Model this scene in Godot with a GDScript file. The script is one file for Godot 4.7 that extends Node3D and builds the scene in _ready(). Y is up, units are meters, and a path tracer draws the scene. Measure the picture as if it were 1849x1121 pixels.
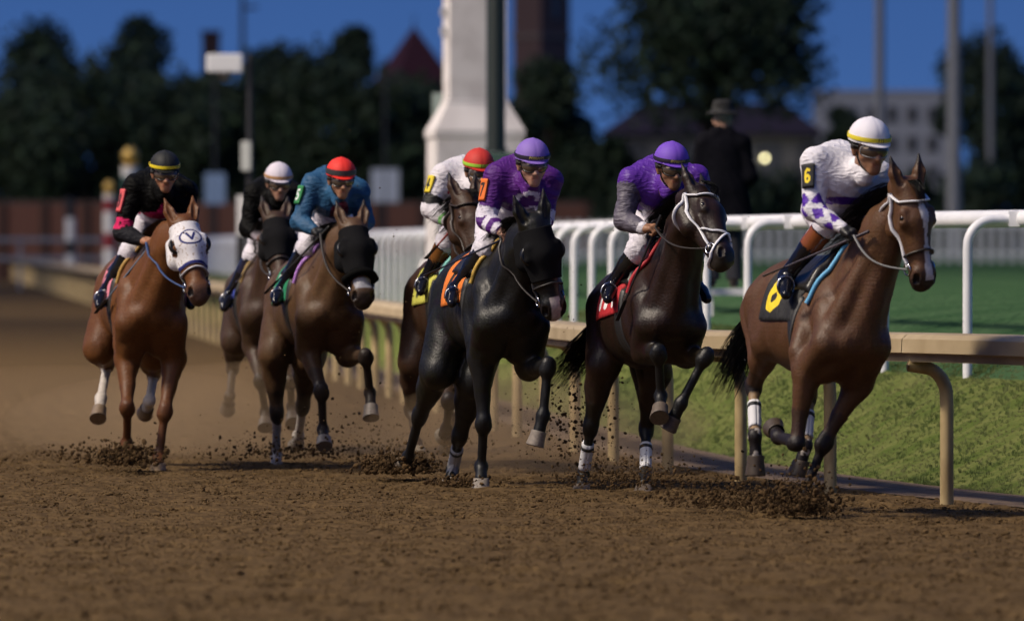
extends Node3D
# A field of racehorses rounding the turn of a dirt track at dusk, under the floodlights of the stand.

var hair_bumps: ImageTexture
var cloth_bumps: ImageTexture
var horn: ImageTexture
var hair_tone: ImageTexture
var fold_bumps: ImageTexture


func _ready() -> void:
	# camera: a long lens at eye height by the outer rail
	var cam := Camera3D.new()
	cam.name = "camera"
	cam.position = Vector3(0, 1.67, 0)
	cam.rotation_degrees = Vector3(-0.531, 0, 0)
	cam.fov = 4.938
	cam.near = 1.0
	cam.far = 4000.0
	var lens := CameraAttributesPhysical.new()
	lens.frustum_focal_length = 278.0
	lens.frustum_focus_distance = 47.5
	lens.exposure_aperture = 2.8
	lens.frustum_far = 4000.0
	lens.frustum_near = 1.0
	cam.attributes = lens
	add_child(cam)
	cam.current = true
	# dusk sky
	var env := Environment.new()
	var sky_mat := ProceduralSkyMaterial.new()
	sky_mat.sky_top_color = lin(0.02, 0.07, 0.26)
	sky_mat.sky_horizon_color = lin(0.064, 0.155, 0.4)
	sky_mat.sky_curve = 0.035
	sky_mat.ground_horizon_color = lin(0.03, 0.05, 0.1)
	sky_mat.ground_bottom_color = lin(0.02, 0.02, 0.02)
	sky_mat.sun_angle_max = 0.0
	var sky := Sky.new()
	sky.sky_material = sky_mat
	env.background_mode = Environment.BG_SKY
	env.sky = sky
	env.tonemap_mode = Environment.TONE_MAPPER_LINEAR
	env.tonemap_exposure = 0.93
	env.sdfgi_enabled = true
	env.ssao_enabled = true
	env.ssil_enabled = true
	env.volumetric_fog_enabled = true
	env.volumetric_fog_density = 0.0
	var we := WorldEnvironment.new()
	we.name = "world"
	we.environment = env
	add_child(we)
	# the afterglow, low and soft on the left
	var glow := DirectionalLight3D.new()
	glow.name = "afterglow"
	glow.light_energy = 0.32
	glow.light_color = Color(1.0, 0.95, 0.9)
	glow.light_angular_distance = 40.0
	glow.shadow_enabled = true
	glow.sky_mode = DirectionalLight3D.SKY_MODE_LIGHT_ONLY
	add_child(glow)
	glow.look_at_from_position(Vector3(-0.55, 0.6, 0.5) * 10.0, Vector3.ZERO)
	# the floodlights of the stand, high on the left along the stretch; they do not reach the trees
	floodlight("tall floodlight mast beside the stand nearest the finish", Vector3(-38, 46, -35), Vector3(0, 0, -52), 4900.0, 48.0)
	floodlight("second tall floodlight mast along the stretch", Vector3(-42, 42, -96), Vector3(-3, 0, -108), 4300.0, 52.0)
	floodlight("third tall floodlight mast along the stretch", Vector3(-48, 42, -175), Vector3(-8, 0, -195), 2800.0, 42.0)
	floodlight("fourth tall floodlight mast at the far end of the stretch", Vector3(-62, 40, -262), Vector3(-16, 0, -318), 2600.0, 30.0)

	hair_bumps = bumps(4, 0.05, 3.0)
	cloth_bumps = bumps(8, 0.02, 6.0)
	fold_bumps = creases(19, 0.012, 7.0)
	hair_tone = mottle(Color(0.78, 0.78, 0.78), Color(1, 1, 1), 27, 0.04, 256, 5)
	horn = mottle(Color(0.7, 0.7, 0.7), Color(1, 1, 1), 12, 0.03, 128)
	build_setting()
	for k in HORSES:
		place_horse(k, shape_horse(k))
	for k in HORSES:
		place_rider(k, shape_rider(k))
	build_details()


func floodlight(label: String, head: Vector3, aim: Vector3, energy: float, half_cone: float) -> void:
	var t := thing("floodlight_mast", label, "floodlight", Vector3(head.x, 0, head.z), 0.0, "floodlight masts of the stand")
	var steel := mat(Color(0.3, 0.31, 0.33), 0.5)
	part("mast", tube([Vector3(0, -1, 0), Vector3(0, head.y * 0.5, 0), Vector3(0, head.y - 0.4, 0)], [0.5, 0.4, 0.3], 14), steel, t)
	var out := (aim - head).normalized()
	var turn := Basis.looking_at(out)
	part("lamp_frame", box(Vector3(-1.7, -1.0, 0.02), Vector3(1.7, 1.0, 0.3)), steel, t, Vector3(0, head.y, 0), turn)
	var m := mat(Color(0.8, 0.8, 0.8), 0.4)
	m.emission_enabled = true
	m.emission = Color(1.0, 0.95, 0.88)
	m.emission_energy_multiplier = 6.0
	for r in 3:
		for c in 5:
			part("lamp", lathe([Vector2(0.0, 0.0), Vector2(0.27, 0.0), Vector2(0.27, 0.1), Vector2(0.2, 0.12)], 14), m, t, Vector3(0, head.y, 0) + turn * Vector3(-1.32 + c * 0.66, -0.66 + r * 0.66, 0.0), turn * Basis(Vector3.RIGHT, PI * 0.5))
	var l := SpotLight3D.new()
	l.name = "light"
	l.light_color = Color(1.0, 0.94, 0.86)
	l.light_energy = energy
	l.spot_range = 400.0
	l.spot_attenuation = 2.0
	l.spot_angle = half_cone
	l.spot_angle_attenuation = 0.6
	l.light_size = 4.0
	l.shadow_enabled = true
	t.add_child(l)
	l.position = Vector3(0, head.y, 0) + out * 0.6
	l.basis = turn
const POSES := {
	"6": {
		"pos": Vector3(1.931, 0, -44),
		"a": 21,
		"S": 0.985,
		"pitch": 0,
		"lean": 0.18,
		"legs": {"RF": [Vector3(0.236, 0.89, 0.238), Vector3(0.212, 0.46, 0.301), Vector3(-0.082, 0.479, 0.289), Vector3(-0.261, 0.549, 0.245)], "LF": [Vector3(0.236, 0.827, -0.106), Vector3(0.162, 0.457, 0.089), Vector3(0.117, 0.14, 0.205), Vector3(0.249, 0.024, 0.295)], "RH": [Vector3(-0.512, 1.072, 0.161), Vector3(-0.846, 0.782, 0.131), Vector3(-0.629, 0.489, 0.211), Vector3(-0.627, 0.232, 0.208)], "LH": [Vector3(-0.512, 0.985, -0.13), Vector3(-0.849, 0.721, -0.245), Vector3(-0.648, 0.423, -0.14), Vector3(-0.669, 0.227, -0.085)]},
		"poll": Vector3(0.788, 2.01, -0.191),
		"nose": Vector3(0.882, 1.47, -0.251),
		"facing": Vector3(0.993, 0, -0.122),
		"J": {"tip": Vector3(0.15, 1.495, 0.432), "head": Vector3(0.5, 2.266, -0.06), "facing": Vector3(0.998, 0, -0.07), "right_shoulder": Vector3(0.25, 2.168, 0.186), "left_shoulder": Vector3(0.28, 2.081, -0.22), "right_elbow": Vector3(0.33, 1.878, 0.235), "right_wrist": Vector3(0.52, 1.764, 0.128), "right_hand": Vector3(0.6, 1.723, 0.086), "hip": Vector3(-0.28, 1.9, -0.144), "right_knee": Vector3(0.12, 1.778, 0.063), "right_ankle": Vector3(-0.12, 1.467, 0.224), "right_toe": Vector3(0.04, 1.36, 0.293), "left_elbow": Vector3(0.33, 1.878, -0.328), "left_wrist": Vector3(0.52, 1.764, -0.243), "left_hand": Vector3(0.6, 1.723, -0.211), "left_knee": Vector3(0.12, 1.778, -0.307), "left_ankle": Vector3(-0.12, 1.467, -0.356), "left_toe": Vector3(0.04, 1.36, -0.387)},
	},
	"1A": {
		"pos": Vector3(0.936, 0, -48.2),
		"a": 13,
		"S": 1,
		"pitch": 7,
		"lean": 0.13,
		"legs": {"RF": [Vector3(0.24, 0.969, 0.095), Vector3(0.658, 0.939, 0.117), Vector3(0.558, 0.659, 0.076), Vector3(0.698, 0.523, 0.119)], "LF": [Vector3(0.24, 0.931, -0.18), Vector3(0.659, 0.916, -0.2), Vector3(0.624, 0.615, -0.047), Vector3(0.578, 0.439, 0.036)], "RH": [Vector3(-0.52, 0.847, 0.205), Vector3(-0.668, 0.424, 0.258), Vector3(-0.859, 0.095, 0.262), Vector3(-0.699, -0.012, 0.316)], "LH": [Vector3(-0.52, 0.789, -0.15), Vector3(-0.76, 0.408, -0.156), Vector3(-0.543, 0.102, -0.094), Vector3(-0.384, -0.004, -0.039)]},
		"poll": Vector3(0.85, 2.005, -0.106),
		"nose": Vector3(1.216, 1.59, -0.191),
		"facing": Vector3(0.819, 0, -0.574),
		"J": {"tip": Vector3(0.25, 1.209, 0.279), "head": Vector3(0.55, 2.191, 0.002), "facing": Vector3(0.993, 0, -0.122), "right_shoulder": Vector3(0.3, 2.093, 0.216), "left_shoulder": Vector3(0.3, 2.105, -0.233), "right_elbow": Vector3(0.33, 1.824, 0.273), "right_wrist": Vector3(0.5, 1.773, 0.179), "right_hand": Vector3(0.58, 1.776, 0.119), "hip": Vector3(-0.22, 1.9, -0.104), "right_knee": Vector3(0.12, 1.626, 0.122), "right_ankle": Vector3(-0.1, 1.392, 0.252), "right_toe": Vector3(0.06, 1.3, 0.316), "left_elbow": Vector3(0.33, 1.824, -0.241), "left_wrist": Vector3(0.5, 1.773, -0.194), "left_hand": Vector3(0.58, 1.776, -0.171), "left_knee": Vector3(0.12, 1.626, -0.259), "left_ankle": Vector3(-0.1, 1.392, -0.328), "left_toe": Vector3(0.06, 1.3, -0.368)},
	},
	"7": {
		"pos": Vector3(-0.119, 0, -49.3),
		"a": 13,
		"S": 1.05,
		"pitch": 4,
		"lean": 0.13,
		"legs": {"RF": [Vector3(0.252, 0.886, 0.15), Vector3(0.255, 0.441, 0.136), Vector3(0.141, 0.147, 0.125), Vector3(0.283, -0.003, 0.161)], "LF": [Vector3(0.252, 0.832, -0.183), Vector3(0.692, 0.831, -0.211), Vector3(0.685, 0.509, -0.181), Vector3(0.673, 0.3, -0.127)], "RH": [Vector3(-0.546, 0.782, 0.28), Vector3(-0.895, 0.468, 0.333), Vector3(-1.166, 0.175, 0.354), Vector3(-1.364, 0.107, 0.359)], "LH": [Vector3(-0.546, 0.712, 0.021), Vector3(-0.809, 0.322, 0.068), Vector3(-1.127, 0.081, 0.045), Vector3(-0.942, 0.002, 0.106)]},
		"poll": Vector3(0.892, 1.812, -0.071),
		"nose": Vector3(0.922, 1.238, -0.199),
		"facing": Vector3(0.998, 0, -0.07),
		"J": {"tip": Vector3(0, 1.473, 0.446), "head": Vector3(0.55, 2.226, -0.136), "facing": Vector3(1, 0, -0.017), "right_shoulder": Vector3(0.3, 2.13, 0.053), "left_shoulder": Vector3(0.3, 2.1, -0.319), "right_elbow": Vector3(0.33, 1.828, 0.133), "right_wrist": Vector3(0.48, 1.76, 0.071), "right_hand": Vector3(0.55, 1.73, 0.045), "hip": Vector3(-0.22, 1.9, -0.104), "right_knee": Vector3(0.14, 1.632, 0.101), "right_ankle": Vector3(-0.08, 1.359, 0.256), "right_toe": Vector3(0.08, 1.265, 0.319), "left_elbow": Vector3(0.33, 1.828, -0.265), "left_wrist": Vector3(0.48, 1.76, -0.203), "left_hand": Vector3(0.55, 1.73, -0.177), "left_knee": Vector3(0.14, 1.632, -0.239), "left_ankle": Vector3(-0.08, 1.359, -0.324), "left_toe": Vector3(0.08, 1.265, -0.361)},
	},
	"4": {
		"pos": Vector3(-0.374, 0, -52.6),
		"a": 12,
		"S": 1.03,
		"pitch": 4,
		"lean": 0.13,
		"legs": {"RF": [Vector3(0.247, 0.825, 0.17), Vector3(0.562, 0.53, 0.205), Vector3(0.333, 0.324, 0.175), Vector3(0.138, 0.258, 0.16)], "LF": [Vector3(0.247, 0.824, -0.085), Vector3(0.595, 0.67, 0.122), Vector3(0.334, 0.512, 0.069), Vector3(0.507, 0.404, 0.1)], "RH": [Vector3(-0.536, 0.792, 0.24), Vector3(-0.824, 0.43, 0.208), Vector3(-0.507, 0.201, 0.229), Vector3(-0.324, 0.108, 0.245)], "LH": [Vector3(-0.536, 0.771, -0.06), Vector3(-0.854, 0.436, -0.104), Vector3(-1.177, 0.222, -0.157), Vector3(-1.352, 0.114, -0.163)]},
		"poll": Vector3(0.875, 1.996, 0.139),
		"nose": Vector3(1.183, 1.512, 0.081),
		"facing": Vector3(0.974, 0, -0.225),
		"J": {"tip": Vector3(0.3, 1.598, 0.291), "head": Vector3(0.55, 2.211, -0.018), "facing": Vector3(0.998, 0, -0.07), "right_shoulder": Vector3(0.3, 2.161, 0.193), "left_shoulder": Vector3(0.3, 2.113, -0.156), "right_elbow": Vector3(0.33, 1.919, 0.297), "right_wrist": Vector3(0.48, 1.838, 0.205), "right_hand": Vector3(0.55, 1.818, 0.154), "hip": Vector3(-0.22, 1.92, -0.107), "right_knee": Vector3(0.14, 1.686, 0.136), "right_ankle": Vector3(-0.08, 1.403, 0.251), "right_toe": Vector3(0.06, 1.319, 0.312), "left_elbow": Vector3(0.33, 1.919, -0.409), "left_wrist": Vector3(0.48, 1.838, -0.322), "left_hand": Vector3(0.55, 1.818, -0.279), "left_knee": Vector3(0.14, 1.686, -0.288), "left_ankle": Vector3(-0.08, 1.403, -0.329), "left_toe": Vector3(0.06, 1.319, -0.368)},
	},
	"5": {
		"pos": Vector3(-1.462, 0, -53.9),
		"a": 11,
		"S": 1.03,
		"pitch": 5,
		"lean": 0.13,
		"legs": {"RF": [Vector3(0.247, 0.878, 0.108), Vector3(0.547, 0.57, 0.058), Vector3(0.425, 0.288, 0.025), Vector3(0.592, 0.169, 0.044)], "LF": [Vector3(0.247, 0.844, -0.193), Vector3(0.675, 0.826, -0.253), Vector3(0.528, 0.56, -0.312), Vector3(0.622, 0.377, -0.304)], "RH": [Vector3(-0.536, 0.833, 0.242), Vector3(-0.642, 0.383, 0.203), Vector3(-0.865, 0.062, 0.172), Vector3(-0.685, -0.033, 0.205)], "LH": [Vector3(-0.536, 0.791, -0.021), Vector3(-0.825, 0.428, -0.026), Vector3(-1.14, 0.197, -0.044), Vector3(-1.329, 0.115, -0.058)]},
		"poll": Vector3(0.875, 1.801, -0.123),
		"nose": Vector3(1.138, 1.288, -0.152),
		"facing": Vector3(0.999, 0, -0.052),
		"J": {"tip": Vector3(0.1, 1.335, 0.377), "head": Vector3(0.55, 2.163, -0.087), "facing": Vector3(0.999, 0, -0.052), "right_shoulder": Vector3(0.3, 2.107, 0.083), "left_shoulder": Vector3(0.3, 2.062, -0.26), "right_elbow": Vector3(0.33, 1.835, 0.188), "right_wrist": Vector3(0.48, 1.773, 0.105), "right_hand": Vector3(0.56, 1.748, 0.068), "hip": Vector3(-0.22, 1.9, -0.104), "right_knee": Vector3(0.14, 1.629, 0.107), "right_ankle": Vector3(-0.08, 1.313, 0.262), "right_toe": Vector3(0.06, 1.231, 0.323), "left_elbow": Vector3(0.33, 1.835, -0.308), "left_wrist": Vector3(0.48, 1.773, -0.232), "left_hand": Vector3(0.56, 1.748, -0.198), "left_knee": Vector3(0.14, 1.629, -0.245), "left_ankle": Vector3(-0.08, 1.313, -0.318), "left_toe": Vector3(0.06, 1.231, -0.357)},
	},
	"3": {
		"pos": Vector3(-1.965, 0, -57.2),
		"a": 6,
		"S": 1.02,
		"pitch": 4,
		"lean": 0.13,
		"legs": {"RF": [Vector3(0.245, 0.86, 0.105), Vector3(0.569, 0.581, 0.075), Vector3(0.39, 0.337, 0.027), Vector3(0.559, 0.223, 0.039)], "LF": [Vector3(0.245, 0.837, -0.145), Vector3(0.588, 0.581, -0.151), Vector3(0.36, 0.38, -0.185), Vector3(0.519, 0.252, -0.182)], "RH": [Vector3(-0.53, 0.893, 0.203), Vector3(-0.928, 0.664, 0.199), Vector3(-0.607, 0.452, 0.242), Vector3(-0.758, 0.315, 0.255)], "LH": [Vector3(-0.53, 0.826, -0.135), Vector3(-0.861, 0.509, -0.159), Vector3(-1.172, 0.278, -0.173), Vector3(-1.001, 0.17, -0.147)]},
		"poll": Vector3(0.867, 1.865, -0.026),
		"nose": Vector3(1.183, 1.39, -0.046),
		"facing": Vector3(0.998, 0, -0.07),
		"J": {"tip": Vector3(0.1, 1.306, 0.271), "head": Vector3(0.55, 2.167, -0.066), "facing": Vector3(0.995, 0, -0.105), "right_shoulder": Vector3(0.3, 2.064, 0.109), "left_shoulder": Vector3(0.3, 2.055, -0.229), "right_elbow": Vector3(0.33, 1.792, 0.159), "right_wrist": Vector3(0.46, 1.731, 0.076), "right_hand": Vector3(0.53, 1.696, 0.037), "hip": Vector3(-0.22, 1.92, -0.107), "right_knee": Vector3(0.14, 1.573, 0.109), "right_ankle": Vector3(-0.08, 1.274, 0.267), "right_toe": Vector3(0.06, 1.16, 0.332), "left_elbow": Vector3(0.33, 1.792, -0.277), "left_wrist": Vector3(0.46, 1.731, -0.201), "left_hand": Vector3(0.53, 1.696, -0.163), "left_knee": Vector3(0.14, 1.573, -0.231), "left_ankle": Vector3(-0.08, 1.274, -0.313), "left_toe": Vector3(0.06, 1.16, -0.348)},
	},
	"8": {
		"pos": Vector3(-2.74, 0, -53.2),
		"a": 9,
		"S": 1.04,
		"pitch": 2,
		"lean": 0.13,
		"legs": {"RF": [Vector3(0.25, 0.815, 0.137), Vector3(0.506, 0.463, 0.163), Vector3(0.328, 0.206, 0.149), Vector3(0.47, 0.056, 0.168)], "LF": [Vector3(0.25, 0.822, -0.207), Vector3(0.432, 0.435, -0.121), Vector3(0.425, 0.119, -0.081), Vector3(0.6, 0.011, -0.05)], "RH": [Vector3(-0.541, 0.885, 0.262), Vector3(-0.981, 0.762, 0.16), Vector3(-0.679, 0.519, 0.236), Vector3(-0.544, 0.365, 0.274)], "LH": [Vector3(-0.541, 0.843, -0.128), Vector3(-0.979, 0.69, -0.192), Vector3(-0.638, 0.502, -0.126), Vector3(-0.806, 0.382, -0.102)]},
		"poll": Vector3(0.884, 1.823, -0.21),
		"nose": Vector3(1.176, 1.325, -0.29),
		"facing": Vector3(0.993, 0, -0.122),
		"J": {"tip": Vector3(0.1, 1.197, 0.326), "head": Vector3(0.55, 2.205, -0.109), "facing": Vector3(1, 0, -0.017), "right_shoulder": Vector3(0.3, 2.093, 0.081), "left_shoulder": Vector3(0.3, 2.057, -0.291), "right_elbow": Vector3(0.33, 1.751, 0.186), "right_wrist": Vector3(0.48, 1.694, 0.047), "right_hand": Vector3(0.56, 1.686, -0.01), "hip": Vector3(-0.22, 1.95, -0.11), "right_knee": Vector3(0.14, 1.605, 0.104), "right_ankle": Vector3(-0.08, 1.31, 0.263), "right_toe": Vector3(0.06, 1.213, 0.325), "left_elbow": Vector3(0.33, 1.751, -0.288), "left_wrist": Vector3(0.48, 1.694, -0.17), "left_hand": Vector3(0.56, 1.686, -0.126), "left_knee": Vector3(0.14, 1.605, -0.236), "left_ankle": Vector3(-0.08, 1.31, -0.317), "left_toe": Vector3(0.06, 1.213, -0.355)},
	},
}

# ---------- a smooth union of tapered bones on a grid, meshed as surface nets ----------
class Shape:
	var o := Vector3.ZERO
	var c := 0.01
	var nx := 0
	var ny := 0
	var nz := 0
	var acc := PackedFloat32Array()
	var best := PackedFloat32Array()
	var own := PackedByteArray()
	var row_lo := PackedInt32Array()
	var row_hi := PackedInt32Array()

	func _init(lo: Vector3, hi: Vector3, cell: float) -> void:
		o = lo
		c = cell
		nx = int((hi.x - lo.x) / c) + 2
		ny = int((hi.y - lo.y) / c) + 2
		nz = int((hi.z - lo.z) / c) + 2
		acc.resize(nx * ny * nz)
		best.resize(nx * ny * nz)
		own.resize(nx * ny * nz)
		row_lo.resize(nx * ny)
		row_lo.fill(nz)
		row_hi.resize(nx * ny)

	func add(a: Vector3, b: Vector3, ra: float, rb: float, k: float, id: int, flat := 1.0) -> void:
		var ab := b - a
		ab.z *= flat
		var inv := 1.0 / maxf(ab.length_squared(), 1e-9)
		var dr := rb - ra
		var m := maxf(ra, rb) + 4.0 * k
		var lo := a.min(b) - Vector3(m, m, m / minf(flat, 1.0) if flat < 1.0 else m)
		var hi := a.max(b) + Vector3(m, m, m / minf(flat, 1.0) if flat < 1.0 else m)
		var i0 := maxi(0, int((lo.x - o.x) / c))
		var i1 := mini(nx, int((hi.x - o.x) / c) + 2)
		var j0 := maxi(0, int((lo.y - o.y) / c))
		var j1 := mini(ny, int((hi.y - o.y) / c) + 2)
		var k0 := maxi(0, int((lo.z - o.z) / c))
		var k1 := mini(nz, int((hi.z - o.z) / c) + 2)
		var ik := 1.0 / k
		var far := 4.0 * k
		var cf := c * flat
		var a2 := Vector2(a.x, a.y)
		var b2 := Vector2(b.x - a.x, b.y - a.y)
		var inv2 := 1.0 / maxf(b2.length_squared(), 1e-9)
		var m2 := m * m
		var z_lo := minf(a.z, b.z) - o.z
		var z_hi := maxf(a.z, b.z) - o.z
		for i in range(i0, i1):
			for j in range(j0, j1):
				# how far this row of cells passes the bone bounds the cells worth a look
				var q2 := Vector2(o.x + i * c, o.y + j * c) - a2
				var gap := (q2 - b2 * clampf(q2.dot(b2) * inv2, 0.0, 1.0)).length_squared()
				if gap > m2:
					continue
				var w := sqrt(m2 - gap) / flat
				var ka := maxi(k0, int((z_lo - w) / c))
				var kb := mini(nz, int((z_hi + w) / c) + 2)
				if ka >= kb:
					continue
				var rw := i * ny + j
				row_lo[rw] = mini(row_lo[rw], ka)
				row_hi[rw] = maxi(row_hi[rw], kb)
				var q := Vector3(q2.x, q2.y, (o.z + ka * c - a.z) * flat)
				var p := rw * nz + ka
				for kk in range(ka, kb):
					var t := clampf(q.dot(ab) * inv, 0.0, 1.0)
					var d := (q - ab * t).length() - ra - dr * t
					if d < far:
						var e := exp(-maxf(d, -0.3) * ik)
						acc[p] += e
						if e > best[p]:
							best[p] = e
							own[p] = id
					q.z += cf
					p += 1

	func carve(a: Vector3, b: Vector3, r: float, k: float) -> void:
		var lo := a.min(b) - Vector3.ONE * (r + 3.0 * k)
		var hi := a.max(b) + Vector3.ONE * (r + 3.0 * k)
		var ab := b - a
		var inv := 1.0 / maxf(ab.length_squared(), 1e-9)
		for i in range(maxi(0, int((lo.x - o.x) / c)), mini(nx, int((hi.x - o.x) / c) + 2)):
			for j in range(maxi(0, int((lo.y - o.y) / c)), mini(ny, int((hi.y - o.y) / c) + 2)):
				for kk in range(maxi(0, int((lo.z - o.z) / c)), mini(nz, int((hi.z - o.z) / c) + 2)):
					var q := Vector3(o.x + i * c, o.y + j * c, o.z + kk * c) - a
					var d := (q - ab * clampf(q.dot(ab) * inv, 0.0, 1.0)).length() - r
					var p := (i * ny + j) * nz + kk
					acc[p] = minf(acc[p], exp(minf(d / k, 20.0)))

	func at(w: Vector3) -> float:
		var q := (w - o) / c
		var i := int(q.x)
		var j := int(q.y)
		var k := int(q.z)
		if q.x < 0.0 or q.y < 0.0 or q.z < 0.0 or i >= nx - 1 or j >= ny - 1 or k >= nz - 1:
			return 0.0
		var x := q.x - i
		var y := q.y - j
		var z := q.z - k
		var p := (i * ny + j) * nz + k
		var s := ny * nz
		return lerpf(lerpf(lerpf(acc[p], acc[p + 1], z), lerpf(acc[p + nz], acc[p + nz + 1], z), y), lerpf(lerpf(acc[p + s], acc[p + s + 1], z), lerpf(acc[p + s + nz], acc[p + s + nz + 1], z), y), x)

	# the first point of the skin met from w along dir
	func skin(w: Vector3, dir: Vector3, reach: float, fallback: Vector3) -> Vector3:
		var t := 0.0
		var st := c * 0.7
		while t < reach:
			if at(w + dir * t) > 1.0:
				var lo := t - st
				var hi := t
				for n in 6:
					var mid := (lo + hi) * 0.5
					if at(w + dir * mid) > 1.0:
						hi = mid
					else:
						lo = mid
				return w + dir * hi
			t += st
		return fallback

	# adds vertices, normals, owner ids and triangles to g; swell moves the skin outwards
	func net(g: Dictionary, place := Transform3D.IDENTITY) -> void:
		var ids := PackedInt32Array()
		ids.resize(nx * ny * nz)
		ids.fill(-1)
		var v: PackedVector3Array = g.v
		var nn: PackedVector3Array = g.n
		var own_local: PackedVector3Array = g.p
		var oid: PackedByteArray = g.id
		var tri: PackedInt32Array = g.i
		var s := ny * nz
		var cells := PackedInt32Array()
		for i in nx - 1:
			for j in ny - 1:
				var rw := i * ny + j
				var k_from := maxi(0, row_lo[rw] - 1)
				var p := rw * nz + k_from
				var in_a := int(acc[p] > 1.0) + int(acc[p + nz] > 1.0) + int(acc[p + s] > 1.0) + int(acc[p + s + nz] > 1.0)
				for k in range(k_from, mini(nz - 1, row_hi[rw] + 1)):
					p += 1
					var in_b := int(acc[p] > 1.0) + int(acc[p + nz] > 1.0) + int(acc[p + s] > 1.0) + int(acc[p + s + nz] > 1.0)
					var mask := in_a + in_b
					in_a = in_b
					if mask == 0 or mask == 8:
						continue
					var p0 := p - 1
					var f0 := -log(maxf(acc[p0], 1e-5))
					var f1 := -log(maxf(acc[p0 + 1], 1e-5))
					var f2 := -log(maxf(acc[p0 + nz], 1e-5))
					var f3 := -log(maxf(acc[p0 + nz + 1], 1e-5))
					var f4 := -log(maxf(acc[p0 + s], 1e-5))
					var f5 := -log(maxf(acc[p0 + s + 1], 1e-5))
					var f6 := -log(maxf(acc[p0 + s + nz], 1e-5))
					var f7 := -log(maxf(acc[p0 + s + nz + 1], 1e-5))
					var sum := Vector3.ZERO
					var cnt := 0
					if (f0 < 0.0) != (f1 < 0.0):
						sum += Vector3(0, 0, f0 / (f0 - f1))
						cnt += 1
					if (f2 < 0.0) != (f3 < 0.0):
						sum += Vector3(0, 1, f2 / (f2 - f3))
						cnt += 1
					if (f4 < 0.0) != (f5 < 0.0):
						sum += Vector3(1, 0, f4 / (f4 - f5))
						cnt += 1
					if (f6 < 0.0) != (f7 < 0.0):
						sum += Vector3(1, 1, f6 / (f6 - f7))
						cnt += 1
					if (f0 < 0.0) != (f2 < 0.0):
						sum += Vector3(0, f0 / (f0 - f2), 0)
						cnt += 1
					if (f1 < 0.0) != (f3 < 0.0):
						sum += Vector3(0, f1 / (f1 - f3), 1)
						cnt += 1
					if (f4 < 0.0) != (f6 < 0.0):
						sum += Vector3(1, f4 / (f4 - f6), 0)
						cnt += 1
					if (f5 < 0.0) != (f7 < 0.0):
						sum += Vector3(1, f5 / (f5 - f7), 1)
						cnt += 1
					if (f0 < 0.0) != (f4 < 0.0):
						sum += Vector3(f0 / (f0 - f4), 0, 0)
						cnt += 1
					if (f1 < 0.0) != (f5 < 0.0):
						sum += Vector3(f1 / (f1 - f5), 0, 1)
						cnt += 1
					if (f2 < 0.0) != (f6 < 0.0):
						sum += Vector3(f2 / (f2 - f6), 1, 0)
						cnt += 1
					if (f3 < 0.0) != (f7 < 0.0):
						sum += Vector3(f3 / (f3 - f7), 1, 1)
						cnt += 1
					var w := o + (Vector3(i, j, k) + sum / cnt) * c
					var gr := Vector3(f4 + f5 + f6 + f7 - f0 - f1 - f2 - f3, f2 + f3 + f6 + f7 - f0 - f1 - f4 - f5, f1 + f3 + f5 + f7 - f0 - f2 - f4 - f6)
					ids[p0] = v.size()
					cells.append(p0)
					v.append(place * w)
					nn.append((place.basis * gr).normalized())
					own_local.append(w)
					oid.append(own[p0 if best[p0] > best[p0 + s + nz + 1] else p0 + s + nz + 1])
		var n_tri := tri.size()
		tri.resize(n_tri + cells.size() * 18)
		for p in cells:
			var in0 := acc[p] > 1.0
			var q0 := ids[p]
			for ax in 3:
				var du := s if ax == 0 else nz if ax == 1 else 1
				if in0 == (acc[p + du] > 1.0):
					continue
				var d1 := nz if ax == 0 else 1 if ax == 1 else s
				var d2 := 1 if ax == 0 else s if ax == 1 else nz
				if p - d1 - d2 < 0:
					continue
				var q1 := ids[p - d1]
				var q2 := ids[p - d1 - d2]
				var q3 := ids[p - d2]
				if q1 < 0 or q2 < 0 or q3 < 0:
					continue
				tri[n_tri] = q0
				tri[n_tri + 1] = q2 if in0 else q1
				tri[n_tri + 2] = q1 if in0 else q2
				tri[n_tri + 3] = q0
				tri[n_tri + 4] = q3 if in0 else q2
				tri[n_tri + 5] = q2 if in0 else q3
				n_tri += 6
		tri.resize(n_tri)
		g.v = v
		g.n = nn
		g.p = own_local
		g.id = oid
		g.i = tri


static func blank() -> Dictionary:
	return {"v": PackedVector3Array(), "n": PackedVector3Array(), "p": PackedVector3Array(), "id": PackedByteArray(), "i": PackedInt32Array(), "c": PackedColorArray(), "uv": PackedVector2Array()}


static func smooth_normals(g: Dictionary, times := 1) -> void:
	# normals averaged with the neighbours'
	var tri: PackedInt32Array = g.i
	for n in times:
		var src: PackedVector3Array = g.n
		var ns: PackedVector3Array = src.duplicate()
		for t in range(0, tri.size(), 3):
			var s := src[tri[t]] + src[tri[t + 1]] + src[tri[t + 2]]
			ns[tri[t]] += s
			ns[tri[t + 1]] += s
			ns[tri[t + 2]] += s
		for k in ns.size():
			ns[k] = ns[k].normalized()
		g.n = ns


static func to_mesh(g: Dictionary) -> ArrayMesh:
	var m := ArrayMesh.new()
	if g.i.size() == 0:
		return m
	var a := []
	a.resize(Mesh.ARRAY_MAX)
	a[Mesh.ARRAY_VERTEX] = g.v
	if g.n.size() == g.v.size():
		a[Mesh.ARRAY_NORMAL] = g.n
	if g.c.size() == g.v.size():
		a[Mesh.ARRAY_COLOR] = g.c
	if g.uv.size() == g.v.size():
		a[Mesh.ARRAY_TEX_UV] = g.uv
	a[Mesh.ARRAY_INDEX] = g.i
	m.add_surface_from_arrays(Mesh.PRIMITIVE_TRIANGLES, a)
	return m


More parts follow.
